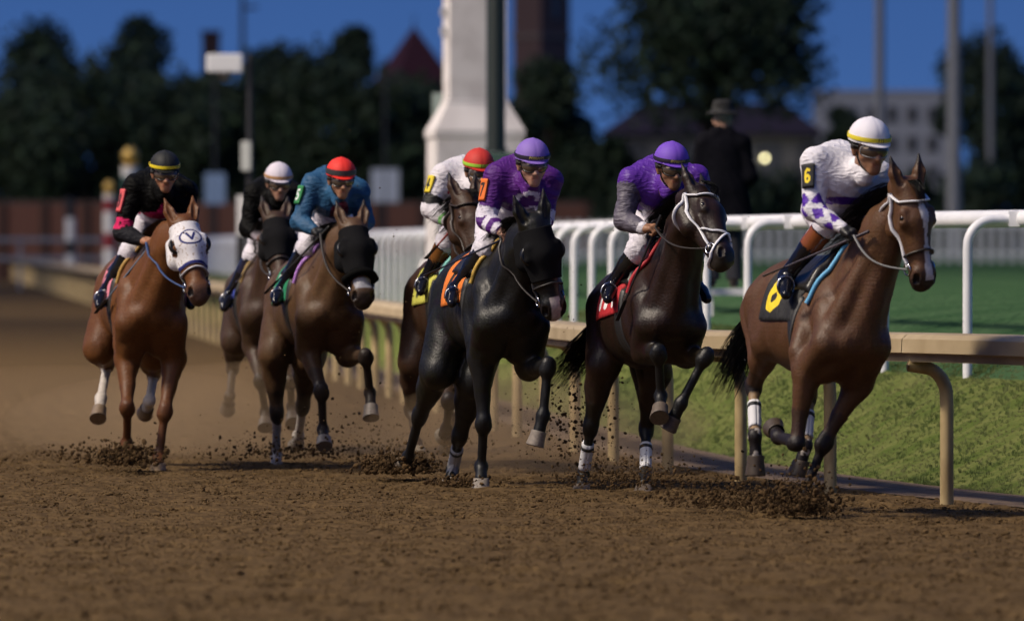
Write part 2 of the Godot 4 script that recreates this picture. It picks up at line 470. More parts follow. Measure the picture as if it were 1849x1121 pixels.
# normals of a plain triangle soup in g, averaged at shared vertices
static func vertex_normals(g: Dictionary) -> void:
	var nn := PackedVector3Array()
	nn.resize(g.v.size())
	var v: PackedVector3Array = g.v
	var tri: PackedInt32Array = g.i
	for t in range(0, tri.size(), 3):
		var f := (v[tri[t + 2]] - v[tri[t]]).cross(v[tri[t + 1]] - v[tri[t]])
		for e in 3:
			nn[tri[t + e]] += f
	for k in nn.size():
		nn[k] = nn[k].normalized() if nn[k].length_squared() > 1e-20 else Vector3.UP
	g.n = nn


# a sheet laid on the skin around the axis a-b: rows along it, columns round it; its rim is tucked in
static func lay_round(sh: Shape, a: Vector3, b: Vector3, ref: Vector3, ang0: float, ang1: float, nu: int, nv: int, off: float, reach: float, rest: float, hole = null) -> Dictionary:
	var g := blank()
	var ax := (b - a).normalized()
	var e1 := (ref - ax * ref.dot(ax)).normalized()
	var e2 := ax.cross(e1)
	for i in range(-1, nu + 2):
		for j in range(-1, nv + 2):
			var u := clampf(float(i) / nu, 0.0, 1.0)
			var w := clampf(float(j) / nv, 0.0, 1.0)
			var th := lerpf(ang0, ang1, w)
			var dir := e1 * cos(th) + e2 * sin(th)
			var mid := a.lerp(b, u)
			var hit := sh.skin(mid + dir * reach, -dir, reach, mid + dir * rest)
			var rim := i < 0 or j < 0 or i > nu or j > nv
			g.v.append(hit + dir * (-0.006 if rim else off))
			g.uv.append(Vector2(w, u))
			g.p.append(Vector3(u, th, 0))
	var cols := nv + 3
	for i in nu + 2:
		for j in nv + 2:
			var p := i * cols + j
			if hole != null and hole.call(g.p[p].x, g.p[p].y):
				continue
			g.i.append_array(PackedInt32Array([p, p + 1, p + cols + 1, p, p + cols + 1, p + cols]))
	vertex_normals(g)
	return g


# a swept tube through points, radii per point; round or flat in section
static func tube(pts: Array, radii: Array, sides := 8, flat := 1.0, flat_dir := Vector3.ZERO, g := blank()) -> Dictionary:
	var n := pts.size()
	var base: int = g.v.size()
	var up := Vector3.UP
	for i in n:
		var t: Vector3 = (pts[mini(i + 1, n - 1)] - pts[maxi(i - 1, 0)]).normalized()
		if flat_dir != Vector3.ZERO:
			up = flat_dir
		elif absf(t.dot(up)) > 0.95:
			up = Vector3.RIGHT if absf(t.x) < 0.9 else Vector3.BACK
		var e1 := t.cross(up).normalized()
		var e2 := t.cross(e1)
		var r: float = radii[mini(i, radii.size() - 1)]
		for s in sides:
			var th := TAU * s / sides
			var d := e1 * cos(th) + e2 * sin(th) * flat
			g.v.append(pts[i] + d * r)
			g.n.append((e1 * cos(th) + e2 * sin(th) / maxf(flat, 0.2)).normalized())
	for i in n - 1:
		for s in sides:
			var p := base + i * sides + s
			var q := base + i * sides + (s + 1) % sides
			g.i.append_array(PackedInt32Array([p, q + sides, q, p, p + sides, q + sides]))
	for e in 2:
		var ring := base + (0 if e == 0 else (n - 1) * sides)
		for s in range(1, sides - 1):
			g.i.append_array(PackedInt32Array([ring, ring + s, ring + s + 1] if e == 0 else [ring, ring + s + 1, ring + s]))
	return g


# a box with chamfered long edges, appended to g
static func box(lo: Vector3, hi: Vector3, g := blank()) -> Dictionary:
	var ce := (lo + hi) * 0.5
	var h := (hi - lo) * 0.5
	for ax in 3:
		for sg in [-1.0, 1.0]:
			var n := Vector3.ZERO
			n[ax] = sg
			var u := Vector3.ZERO
			u[(ax + 1) % 3] = h[(ax + 1) % 3]
			var w := Vector3.ZERO
			w[(ax + 2) % 3] = h[(ax + 2) % 3]
			var m := ce + n * h[ax]
			var b: int = g.v.size()
			for q in [m - u - w, m + u - w, m + u + w, m - u + w]:
				g.v.append(q)
				g.n.append(n)
			g.i.append_array(PackedInt32Array([b, b + 2, b + 1, b, b + 3, b + 2] if sg > 0.0 else [b, b + 1, b + 2, b, b + 2, b + 3]))
	return g


# rings of a lathe around y: profile of Vector2(radius, height)
static func lathe(profile: Array, sides := 20, g := blank()) -> Dictionary:
	var b: int = g.v.size()
	for k in profile.size():
		for s in sides + 1:
			var th := TAU * s / sides
			g.v.append(Vector3(profile[k].x * cos(th), profile[k].y, profile[k].x * sin(th)))
			g.uv.append(Vector2(float(s) / sides, float(k) / (profile.size() - 1)))
	for k in profile.size() - 1:
		for s in sides:
			var p := b + k * (sides + 1) + s
			g.i.append_array(PackedInt32Array([p, p + sides + 1, p + sides + 2, p, p + sides + 2, p + 1]))
	vertex_normals(g)
	return g


static func moved(g: Dictionary, tf: Transform3D) -> Dictionary:
	var v: PackedVector3Array = g.v
	var n: PackedVector3Array = g.n
	for k in v.size():
		v[k] = tf * v[k]
	for k in n.size():
		n[k] = (tf.basis * n[k]).normalized()
	g.v = v
	g.n = n
	return g


# ---------- nodes ----------
var taken := {}


func numbered(called: String) -> String:
	taken[called] = taken.get(called, -1) + 1
	return called if taken[called] == 0 else "%s_%03d" % [called, taken[called]]


func thing(called: String, label: String, category: String, where := Vector3.ZERO, turn := 0.0, group := "", kind := "") -> Node3D:
	var o := Node3D.new()
	o.name = numbered(called)
	add_child(o)
	o.position = where
	o.rotation.y = turn
	tag(o, label, category, group, kind)
	return o


func tag(o: Node, label: String, category := "", group := "", kind := "") -> void:
	if label:
		o.set_meta("label", label)
	if category:
		o.set_meta("category", category)
	if group:
		o.set_meta("group", group)
	if kind:
		o.set_meta("kind", kind)


func part(called: String, mesh, material: Material, parent: Node3D, where := Vector3.ZERO, basis := Basis.IDENTITY) -> MeshInstance3D:
	var o := MeshInstance3D.new()
	o.name = called if parent != self else numbered(called)
	o.mesh = to_mesh(mesh) if mesh is Dictionary else mesh
	o.material_override = material
	parent.add_child(o, true)
	o.transform = Transform3D(basis, where)
	return o


func lin(r: float, g: float, b: float) -> Color:
	return Color(r, g, b).linear_to_srgb()


func mat(c: Color, rough := 0.7, metal := 0.0) -> StandardMaterial3D:
	var m := StandardMaterial3D.new()
	m.albedo_color = c.linear_to_srgb()
	m.roughness = rough
	m.metallic = metal
	return m


func painted(rough := 0.7) -> StandardMaterial3D:
	var m := mat(Color.WHITE, rough)
	m.vertex_color_use_as_albedo = true
	return m


func grain(seed_: int, freq: float, size := 256, octaves := 4) -> Image:
	var n := FastNoiseLite.new()
	n.seed = seed_
	n.frequency = freq
	n.fractal_octaves = octaves
	n.noise_type = FastNoiseLite.TYPE_SIMPLEX_SMOOTH
	return n.get_seamless_image(size, size)


func bumps(seed_: int, freq: float, strength := 4.0, size := 256) -> ImageTexture:
	var im := grain(seed_, freq, size)
	im.convert(Image.FORMAT_RGBA8)
	im.bump_map_to_normal_map(strength)
	return ImageTexture.create_from_image(im)


# creases: narrow ridges that run mostly one way
func creases(seed_: int, freq: float, strength: float, size := 256) -> ImageTexture:
	var n := FastNoiseLite.new()
	n.seed = seed_
	n.frequency = freq
	n.fractal_octaves = 2
	n.fractal_type = FastNoiseLite.FRACTAL_RIDGED
	n.domain_warp_enabled = true
	n.domain_warp_amplitude = 18.0
	n.domain_warp_frequency = 0.012
	var im := n.get_seamless_image(size, size * 2)
	im.resize(size, size, Image.INTERPOLATE_CUBIC)
	im.convert(Image.FORMAT_RGBA8)
	im.bump_map_to_normal_map(strength)
	return ImageTexture.create_from_image(im)


# a tinting texture between two linear colours
func mottle(a: Color, b: Color, seed_: int, freq: float, size := 256, octaves := 4) -> ImageTexture:
	var im := grain(seed_, freq, size, octaves)
	im.convert(Image.FORMAT_L8)
	var src := im.get_data()
	var out := PackedByteArray()
	out.resize(size * size * 3)
	var lut := []
	for k in 256:
		lut.append(a.lerp(b, smoothstep(0.2, 0.8, k / 255.0)).linear_to_srgb())
	for k in src.size():
		var c: Color = lut[src[k]]
		out[k * 3] = c.r8
		out[k * 3 + 1] = c.g8
		out[k * 3 + 2] = c.b8
	return ImageTexture.create_from_image(Image.create_from_data(size, size, false, Image.FORMAT_RGB8, out))


# strokes of the few characters that are printed on cloths, arm bands and caps
const STROKES := {
	"1": [[0.32, 0.2, 0.52, 0.05, 0.52, 0.95]],
	"3": [[0.2, 0.12, 0.5, 0.05, 0.78, 0.2, 0.7, 0.42, 0.45, 0.48, 0.75, 0.55, 0.8, 0.8, 0.5, 0.95, 0.2, 0.85]],
	"4": [[0.62, 0.95, 0.62, 0.05, 0.15, 0.65, 0.88, 0.65]],
	"5": [[0.78, 0.06, 0.28, 0.06, 0.24, 0.45, 0.55, 0.4, 0.8, 0.6, 0.75, 0.85, 0.48, 0.95, 0.2, 0.85]],
	"6": [[0.75, 0.12, 0.5, 0.05, 0.25, 0.25, 0.2, 0.65, 0.3, 0.9, 0.52, 0.95, 0.76, 0.82, 0.78, 0.62, 0.55, 0.48, 0.25, 0.6]],
	"7": [[0.15, 0.06, 0.85, 0.06, 0.42, 0.95]],
	"8": [[0.5, 0.05, 0.75, 0.2, 0.7, 0.4, 0.5, 0.48, 0.25, 0.6, 0.22, 0.82, 0.5, 0.95, 0.78, 0.82, 0.75, 0.6, 0.5, 0.48, 0.3, 0.4, 0.25, 0.2, 0.5, 0.05]],
	"A": [[0.1, 0.95, 0.5, 0.05, 0.9, 0.95], [0.25, 0.65, 0.75, 0.65]],
	"J": [[0.7, 0.05, 0.7, 0.75, 0.5, 0.95, 0.25, 0.8]],
	"O": [[0.5, 0.05, 0.8, 0.25, 0.8, 0.75, 0.5, 0.95, 0.2, 0.75, 0.2, 0.25, 0.5, 0.05]],
	"I": [[0.5, 0.05, 0.5, 0.95]],
	"V": [[0.1, 0.05, 0.5, 0.95, 0.9, 0.05]],
}


# writes text into an image: box is x, y, width, height of one character
func write_on(im: Image, text: String, x: float, y: float, w: float, h: float, ink: Color, pen: float) -> void:
	for ch in text:
		if STROKES.has(ch):
			for line in STROKES[ch]:
				for k in range(0, line.size() - 2, 2):
					var a := Vector2(x + line[k] * w, y + line[k + 1] * h)
					var b := Vector2(x + line[k + 2] * w, y + line[k + 3] * h)
					var r := Rect2i(int(minf(a.x, b.x) - pen) - 1, int(minf(a.y, b.y) - pen) - 1, int(absf(a.x - b.x) + 2 * pen) + 3, int(absf(a.y - b.y) + 2 * pen) + 3).intersection(Rect2i(0, 0, im.get_width(), im.get_height()))
					for i in range(r.position.x, r.end.x):
						for j in range(r.position.y, r.end.y):
							var q := Vector2(i + 0.5, j + 0.5)
							var t := clampf((q - a).dot(b - a) / maxf((b - a).length_squared(), 1e-6), 0.0, 1.0)
							if q.distance_to(a.lerp(b, t)) < pen:
								im.set_pixel(i, j, ink)
		x += w * 1.15


func print_cloth(ground: Color, text: String, ink: Color, w: int, h: int, x: float, y: float, cw: float, ch: float, pen: float, rough := 0.75, turn := false, mirror := false) -> StandardMaterial3D:
	var im := Image.create(w, h, false, Image.FORMAT_RGB8)
	im.fill(ground.linear_to_srgb())
	write_on(im, text, x, y, cw, ch, ink.linear_to_srgb(), pen)
	if turn:
		var swapped := Image.create(h, w, false, Image.FORMAT_RGB8)
		for i in w:
			for j in h:
				swapped.set_pixel(j, i, im.get_pixel(i, j))
		im = swapped
	if mirror:
		im.flip_x()
	var m := mat(Color.WHITE, rough)
	m.albedo_texture = ImageTexture.create_from_image(im)
	return m

# ---------- horses ----------
# coat and points are linear base colours; legs: points (dark from the knee down), socks by leg, bandages by leg
var HORSES := {
	"6": {"name": "bay_racehorse", "coat": Color(0.098, 0.044, 0.019), "point": Color(0.012, 0.009, 0.008), "mane": Color(0.01, 0.008, 0.007), "sock": [], "bandage": ["RH", "LH"], "white_ankle": ["RH", "LH"],
		"bridle": Color(0.75, 0.75, 0.78), "noseband": Color(0.02, 0.015, 0.012), "cloth": Color(0.012, 0.012, 0.013), "ink": Color(0.8, 0.6, 0.02), "number": "6", "pad": Color(0.12, 0.42, 0.7), "hood": "", "tail": Vector3(-0.2, -0.85, 0.34), "hoof": Color(0.07, 0.05, 0.035),
		"label": "bay racehorse with white bridle, white blaze and black number 6 saddlecloth"},
	"1A": {"name": "dark_bay_racehorse", "coat": Color(0.02, 0.0085, 0.005), "point": Color(0.01, 0.008, 0.008), "mane": Color(0.008, 0.007, 0.007), "sock": [], "bandage": ["RH", "LH"], "white_ankle": [],
		"bridle": Color(0.75, 0.75, 0.78), "noseband": Color(0.75, 0.75, 0.78), "cloth": Color(0.42, 0.012, 0.02), "ink": Color(0.75, 0.75, 0.75), "number": "1A", "pad": Color(0.4, 0.01, 0.02), "hood": "", "tail": Vector3(-0.5, -0.75, 0.5), "hoof": Color(0.13, 0.1, 0.075),
		"label": "dark bay racehorse with white figure-eight bridle and red 1A saddlecloth"},
	"7": {"name": "black_racehorse", "coat": Color(0.0105, 0.0085, 0.008), "point": Color(0.011, 0.01, 0.01), "mane": Color(0.008, 0.007, 0.007), "sock": [], "bandage": ["LH"], "white_ankle": [],
		"bridle": Color(0.02, 0.018, 0.018), "noseband": Color(0.02, 0.018, 0.018), "cloth": Color(0.75, 0.19, 0.02), "ink": Color(0.015, 0.012, 0.012), "number": "7", "pad": Color(0.55, 0.35, 0.06), "hood": "black", "tail": Vector3(-0.6, -0.8, 0.0), "hoof": Color(0.26, 0.22, 0.18),
		"label": "near-black racehorse in black blinker hood with orange number 7 saddlecloth"},
	"4": {"name": "brown_racehorse", "coat": Color(0.05, 0.024, 0.012), "point": Color(0.014, 0.01, 0.009), "mane": Color(0.01, 0.008, 0.007), "sock": [], "bandage": [], "white_ankle": [],
		"bridle": Color(0.03, 0.02, 0.016), "noseband": Color(0.03, 0.02, 0.016), "cloth": Color(0.52, 0.5, 0.08), "ink": Color(0.015, 0.015, 0.012), "number": "4", "pad": Color(0.2, 0.55, 0.5), "hood": "", "tail": Vector3(-0.6, -0.8, 0.0), "hoof": Color(0.2, 0.17, 0.13),
		"label": "brown racehorse with yellow saddlecloth, half hidden behind the near-black horse"},
	"5": {"name": "light_bay_racehorse", "coat": Color(0.1, 0.053, 0.025), "point": Color(0.03, 0.022, 0.017), "mane": Color(0.014, 0.01, 0.009), "sock": ["RH", "LH"], "bandage": [], "white_ankle": [],
		"bridle": Color(0.02, 0.016, 0.014), "noseband": Color(0.012, 0.012, 0.012), "cloth": Color(0.01, 0.22, 0.1), "ink": Color(0.75, 0.75, 0.78), "number": "5", "pad": Color(0.42, 0.2, 0.6), "hood": "black", "tail": Vector3(-0.6, -0.8, 0.0), "hoof": Color(0.28, 0.24, 0.2),
		"label": "light bay racehorse in black hood and black shadow roll with green saddlecloth"},
	"3": {"name": "brown_hooded_racehorse", "coat": Color(0.055, 0.029, 0.016), "point": Color(0.03, 0.02, 0.014), "mane": Color(0.014, 0.01, 0.009), "sock": [], "bandage": [], "white_ankle": [],
		"bridle": Color(0.02, 0.016, 0.014), "noseband": Color(0.02, 0.016, 0.014), "cloth": Color(0.04, 0.07, 0.4), "ink": Color(0.75, 0.75, 0.78), "number": "3", "pad": Color(0.3, 0.2, 0.07), "hood": "black", "tail": Vector3(-0.6, -0.8, 0.0), "hoof": Color(0.1, 0.08, 0.06),
		"label": "brown racehorse with blue saddlecloth running behind the light bay horse"},
	"8": {"name": "chestnut_racehorse", "coat": Color(0.135, 0.05, 0.014), "point": Color(0.11, 0.042, 0.013), "mane": Color(0.12, 0.045, 0.014), "sock": ["RH", "LH"], "bandage": [], "white_ankle": [],
		"bridle": Color(0.02, 0.016, 0.014), "noseband": Color(0.5, 0.5, 0.52), "cloth": Color(0.7, 0.22, 0.3), "ink": Color(0.02, 0.012, 0.012), "number": "8", "pad": Color(0.42, 0.25, 0.06), "hood": "white", "tail": Vector3(-0.6, -0.8, 0.0), "hoof": Color(0.2, 0.14, 0.09),
		"label": "chestnut racehorse in white blinker hood marked with a blue V"},
}
const LEGS := ["RF", "LF", "RH", "LH"]


func shape_horse(key: String) -> Dictionary:
	var P: Dictionary = POSES[key]
	var H: Dictionary = HORSES[key]
	var S: float = P.S
	var lean: float = P.lean
	var pitch := deg_to_rad(P.pitch)
	var T := func(x: float, y: float, z: float) -> Vector3:
		var yy := (y - 1.2) * S
		var xx := x * S
		var h := 1.2 * S + yy * cos(pitch) + xx * sin(pitch)
		return Vector3(xx * cos(pitch) - yy * sin(pitch), h, z * S - (h - 1.1) * lean)
	var out := {"key": key}
	var b := Shape.new(Vector3(-1.5, -0.03, -0.75), Vector3(1.25, 2.2, 0.6), 0.02 if key in ["3", "4"] else 0.015)
	var K := 0.03
	# trunk
	b.add(T.call(0.16, 1.19, 0), T.call(-0.3, 1.2, 0), 0.285 * S, 0.315 * S, K, 0, 1.3)
	b.add(T.call(-0.02, 1.13, 0), T.call(-0.36, 1.16, 0), 0.25 * S, 0.262 * S, K, 0, 1.02)
	b.add(T.call(-0.3, 1.23, 0), T.call(-0.66, 1.3, 0), 0.295 * S, 0.27 * S, K, 0, 1.12)
	b.add(T.call(-0.62, 1.33, 0), T.call(-0.9, 1.26, 0), 0.26 * S, 0.17 * S, K, 0, 1.1)
	b.add(T.call(0.12, 1.5, 0), T.call(-0.5, 1.47, 0), 0.1 * S, 0.1 * S, K, 0)
	b.add(T.call(0.16, 1.55, 0), T.call(0.02, 1.52, 0), 0.075 * S, 0.07 * S, K, 0)
	b.add(T.call(-0.95, 1.36, 0), T.call(-1.08, 1.28, 0), 0.07 * S, 0.05 * S, K, 0)
	var ridge := []
	for sd in 2:
		var sg := 1.0 if sd == 0 else -1.0
		var fl: Array = P.legs[LEGS[sd]]
		var hl: Array = P.legs[LEGS[sd + 2]]
		# shoulder, chest and forearm
		var ps: Vector3 = T.call(0.43, 1.1, 0.145 * sg)
		var el: Vector3 = fl[0]
		ps = ps.lerp(el + Vector3(0.16, 0.14, 0), 0.35)
		var M := 0.013
		b.add(T.call(0.12, 1.44, 0.085 * sg), T.call(0.3, 1.26, 0.14 * sg), 0.095 * S, 0.092 * S, M, 0)
		b.add(T.call(0.3, 1.26, 0.14 * sg), ps, 0.092 * S, 0.098 * S, M, 0)
		b.add(T.call(0.0, 1.3, 0.15 * sg), el + Vector3(-0.04, 0.06, 0), 0.115 * S, 0.085 * S, M, 0)
		b.add(ps, el, 0.105 * S, 0.092 * S, M, 0)
		b.add(T.call(0.46, 1.08, 0.075 * sg), el.lerp(T.call(0.34, 0.92, 0.05 * sg), 0.6), 0.105 * S, 0.085 * S, M, 0)
		leg(b, fl, S, 10 + sd * 10, true, H)
		# haunch and gaskin
		var st: Vector3 = hl[0]
		var ho: Vector3 = hl[1]
		var hip: Vector3 = T.call(-0.68, 1.3, 0.115 * sg)
		b.add(hip, st, 0.185 * S, 0.115 * S, 0.018, 0)
		b.add(T.call(-0.9, 1.27, 0.1 * sg), st.lerp(ho, 0.35) + Vector3(-0.05, 0, 0), 0.13 * S, 0.085 * S, 0.018, 0)
		b.add(T.call(-0.58, 1.24, 0.15 * sg), st + Vector3(0.04, 0.05, 0), 0.12 * S, 0.085 * S, 0.015, 0)
		leg(b, hl, S, 30 + sd * 10, false, H)
		# the edges of the big muscles of quarter, shoulder and neck
		b.add(T.call(-0.74, 1.44, 0.1 * sg), st + Vector3(-0.03, 0.05, 0.04 * sg), 0.1 * S, 0.07 * S, 0.009, 0)
		b.add(T.call(-0.95, 1.36, 0.09 * sg), st.lerp(ho, 0.32) + Vector3(-0.04, 0, 0.015 * sg), 0.09 * S, 0.055 * S, 0.009, 0)
		b.add(T.call(-0.52, 1.42, 0.19 * sg), T.call(-0.58, 1.38, 0.19 * sg), 0.05 * S, 0.05 * S, 0.02, 0)
		b.add(T.call(0.05, 1.46, 0.1 * sg), el + Vector3(-0.05, 0.12, 0.02 * sg), 0.07 * S, 0.075 * S, 0.009, 0)
		b.add(T.call(0.2, 1.42, 0.11 * sg), ps + Vector3(0, 0.04, 0.01 * sg), 0.065 * S, 0.07 * S, 0.009, 0)
		ridge.append([sg, ps])
	# between the forelegs, and the neck
	b.add(T.call(0.36, 1.12, 0), T.call(0.2, 1.0, 0), 0.15 * S, 0.165 * S, K, 0)
	var poll: Vector3 = P.poll
	var nose: Vector3 = P.nose
	var n0: Vector3 = T.call(0.3, 1.33, 0)
	var mid := n0.lerp(poll, 0.55) + Vector3(0, 0.035, 0)
	var u := (nose - poll).normalized()
	var f: Vector3 = P.facing
	f = (f - u * f.dot(u)).normalized()
	var r := u.cross(f)
	var hs := clampf((nose - poll).length() / 0.56 * 1.05, 1.03, 1.17)
	var back := poll - f * 0.05 * hs + u * 0.05
	b.add(n0, mid, 0.245 * S, 0.15 * S, K, 1, 1.5)
	b.add(mid, back, 0.15 * S, 0.098 * S, K, 1, 1.25)
	b.add(T.call(0.42, 1.14, 0), n0.lerp(poll, 0.5) + Vector3(0.03, -0.07, 0), 0.17 * S, 0.11 * S, K, 1, 1.25)
	b.add(T.call(0.12, 1.53, 0), mid + Vector3(-0.04, 0.09, 0), 0.08 * S, 0.055 * S, K, 1, 1.2)
	for rg in ridge:
		var q := mid + Vector3(0.03, -0.06, 0.075 * rg[0])
		b.add(back + Vector3(0, -0.06, 0.05 * rg[0]), q, 0.04 * S, 0.05 * S, 0.009, 1)
		b.add(q, rg[1] + Vector3(0.0, 0.06, -0.02 * rg[0]), 0.052 * S, 0.075 * S, 0.009, 1)
	b.carve(T.call(0.66, 1.2, 0), T.call(0.55, 0.93, 0), 0.03, 0.012)
	var g := blank()
	b.net(g)
	sinew(g, 0.0095)
	# the head, on a finer grid in its own axes: x down the face, y out of the forehead, z to the horse's right
	var hd := Shape.new(Vector3(-0.23, -0.24, -0.16), Vector3(0.66, 0.16, 0.16), 0.0075)
	var k := 0.014
	hd.add(Vector3(0.02, -0.02, 0), Vector3(0.2, 0.005, 0), 0.088, 0.098, k, 0, 1.05)
	hd.add(Vector3(0.2, 0.01, 0), Vector3(0.5, -0.012, 0), 0.088, 0.058, k, 0, 1.12)
	hd.add(Vector3(0.16, -0.1, 0), Vector3(0.5, -0.055, 0), 0.08, 0.045, k, 0, 1.15)
	hd.add(Vector3(0.52, -0.02, 0), Vector3(0.56, -0.03, 0), 0.062, 0.052, k, 0, 0.95)
	hd.add(Vector3(0.55, -0.075, 0), Vector3(0.57, -0.07, 0), 0.036, 0.03, k, 0, 0.9)
	hd.add(Vector3(0.0, -0.08, 0), Vector3(-0.02, -0.1, 0), 0.08, 0.07, k, 0, 1.1)
	for sg in [-1.0, 1.0]:
		hd.add(Vector3(0.1, -0.12, 0.045 * sg), Vector3(0.22, -0.115, 0.05 * sg), 0.062, 0.07, k, 0)
		hd.add(Vector3(0.15, 0.05, 0.082 * sg), Vector3(0.21, 0.04, 0.085 * sg), 0.022, 0.026, 0.01, 0)
		hd.add(Vector3(0.24, -0.01, 0.085 * sg), Vector3(0.4, -0.02, 0.058 * sg), 0.016, 0.012, 0.012, 0)
		hd.add(Vector3(0.5, 0.015, 0.036 * sg), Vector3(0.545, 0.0, 0.043 * sg), 0.026, 0.03, 0.01, 0)
		hd.add(Vector3(0.0, 0.0, 0.055 * sg), Vector3(-0.085, 0.012, 0.076 * sg), 0.035, 0.035, 0.008, 2)
		hd.add(Vector3(-0.085, 0.012, 0.076 * sg), Vector3(-0.19, 0.018, 0.088 * sg), 0.033, 0.006, 0.005, 2)
		hd.carve(Vector3(-0.02, 0.047, 0.068 * sg), Vector3(-0.13, 0.05, 0.084 * sg), 0.021, 0.004)
		hd.carve(Vector3(0.53, 0.03, 0.062 * sg), Vector3(0.555, 0.012, 0.058 * sg), 0.018, 0.004)
		hd.carve(Vector3(0.175, 0.062, 0.12 * sg), Vector3(0.195, 0.06, 0.12 * sg), 0.019, 0.004)
	var hb := Basis(u * hs, f * hs, r * hs * 1.1)
	var ht := Transform3D(hb, poll)
	var first: int = g.v.size()
	hd.net(g, ht)
	# coat
	var noise := FastNoiseLite.new()
	noise.seed = 3
	noise.frequency = 2.2
	var cs := PackedColorArray()
	cs.resize(g.v.size())
	for n in g.v.size():
		var p: Vector3 = g.p[n]
		if n < first:
			cs[n] = coat_at(H, g.id[n], p, noise)
		else:
			cs[n] = face_at(key, H, g.id[n], p, noise)
	g.c = cs
	smooth_normals(g, 1)
	out.body = g
	# hooves
	out.hooves = []
	for n in 4:
		var l: Array = P.legs[LEGS[n]]
		out.hooves.append(hoof(l[2], l[3]))
	# leg wraps
	out.wraps = []
	for n in 4:
		if LEGS[n] in H.bandage:
			var l: Array = P.legs[LEGS[n]]
			var a: Vector3 = l[1].lerp(l[2], 0.34)
			var e: Vector3 = l[1].lerp(l[2], 0.86)
			out.wraps.append([lay_round(b, a, e, Vector3(1, 0, 0.1), 0.0, TAU, 10, 16, 0.006, 0.12, 0.045), lay_round(b, a.lerp(e, 0.1), a.lerp(e, 0.22), Vector3(1, 0, 0.1), 0.0, TAU, 2, 16, 0.009, 0.12, 0.047)])
	# saddlecloth, saddle and girth
	var a0: Vector3 = T.call(-0.46, 1.22, 0)
	var a1: Vector3 = T.call(0.06, 1.22, 0)
	out.cloth = lay_round(b, a0, a1, Vector3(0, 1, -lean), -1.75, 1.75, 20, 44, 0.011, 0.75, 0.3)
	out.saddle = lay_round(b, T.call(-0.26, 1.22, 0), T.call(0.12, 1.22, 0), Vector3(0, 1, -lean), -1.0, 1.0, 10, 24, 0.035, 0.75, 0.3)
	out.girth = lay_round(b, T.call(-0.01, 1.22, 0), T.call(0.09, 1.22, 0), Vector3(0, -1, lean), -2.0, 2.0, 4, 40, 0.009, 0.75, 0.3)
	var arc := []
	for n in 17:
		var th := lerpf(-1.25, 1.25, n / 16.0)
		var dir := Vector3(0, cos(th), sin(th))
		var m: Vector3 = T.call(0.15 + 0.05 * cos(th * 1.2), 1.25, 0)
		arc.append(b.skin(m + dir * 0.7, -dir, 0.7, m + dir * 0.3) + dir * 0.014)
	out.pad = tube(arc, [0.015], 8)
	# eyes
	out.eyes = []
	for sg in [-1.0, 1.0]:
		out.eyes.append(ht * Vector3(0.186, 0.044, 0.089 * sg))
	# hood and blinker cups
	if H.hood != "":
		var hole := func(uu: float, th: float) -> bool:
			if H.hood == "white":
				return pow((uu - 0.52) / 0.2, 2.0) + pow((absf(th) - 1.05) / 0.33, 2.0) < 1.0
			return false
		out.hood = lay_round(hd, Vector3(0.035, -0.04, 0), Vector3(0.36, -0.03, 0), Vector3(0, 1, 0), -2.5, 2.5, 44, 72, 0.007, 0.24, 0.1, hole)
		moved(out.hood, ht)
		out.cups = []
		for sg in [-1.0, 1.0]:
			out.cups.append(cup(ht, sg))
	# bridle: straps over the head, given as (distance down the face, angle round it)
	var lay := func(path: Array, lift: float) -> Array:
		var pts := []
		for n in path.size() - 1:
			var steps := 7
			for q in steps:
				var w: Vector2 = path[n].lerp(path[n + 1], float(q) / steps)
				pts.append(on_head(hd, w, lift))
		pts.append(on_head(hd, path[-1], lift))
		var res := []
		for q in pts:
			res.append(ht * q)
		return res
	var straps := []
	var lift := 0.011 if H.hood == "" else 0.014
	for sg in [-1.0, 1.0]:
		if H.hood != "":
			straps.append(["cheek_strap", lay.call([Vector2(0.36, 1.6 * sg), Vector2(0.46, 1.5 * sg)], 0.011)])
			continue
		straps.append(["cheek_strap", lay.call([Vector2(0.02, 1.5 * sg), Vector2(0.15, 1.85 * sg), Vector2(0.33, 1.65 * sg), Vector2(0.46, 1.5 * sg)], lift)])
		straps.append(["throat_strap", lay.call([Vector2(0.02, 1.6 * sg), Vector2(0.1, 2.3 * sg), Vector2(0.17, 3.1 * sg)], lift)])
	if H.hood == "":
		straps.append(["brow_band", lay.call([Vector2(0.03, -1.55), Vector2(0.085, -0.9), Vector2(0.1, 0.0), Vector2(0.085, 0.9), Vector2(0.03, 1.55)], lift)])
	var bands := []
	if key == "1A":
		for sg in [-1.0, 1.0]:
			bands.append(lay.call([Vector2(0.3, 1.75 * sg), Vector2(0.37, 0.8 * sg), Vector2(0.4, 0.0)], 0.008))
			bands.append(lay.call([Vector2(0.4, 0.0), Vector2(0.47, 0.9 * sg), Vector2(0.53, 1.8 * sg), Vector2(0.54, 3.1 * sg)], 0.009))
	else:
		bands.append(lay.call([Vector2(0.38, -3.1), Vector2(0.4, -1.5), Vector2(0.38, 0.0), Vector2(0.4, 1.5), Vector2(0.38, 3.1)], 0.008))
	out.straps = straps
	out.bands = bands
	out.bits = [ht * on_head(hd, Vector2(0.475, -1.5), 0.014), ht * on_head(hd, Vector2(0.475, 1.5), 0.014)]
	out.bit_dir = r
	# reins from the bit to the rider's hands
	var J: Dictionary = P.J
	out.reins = []
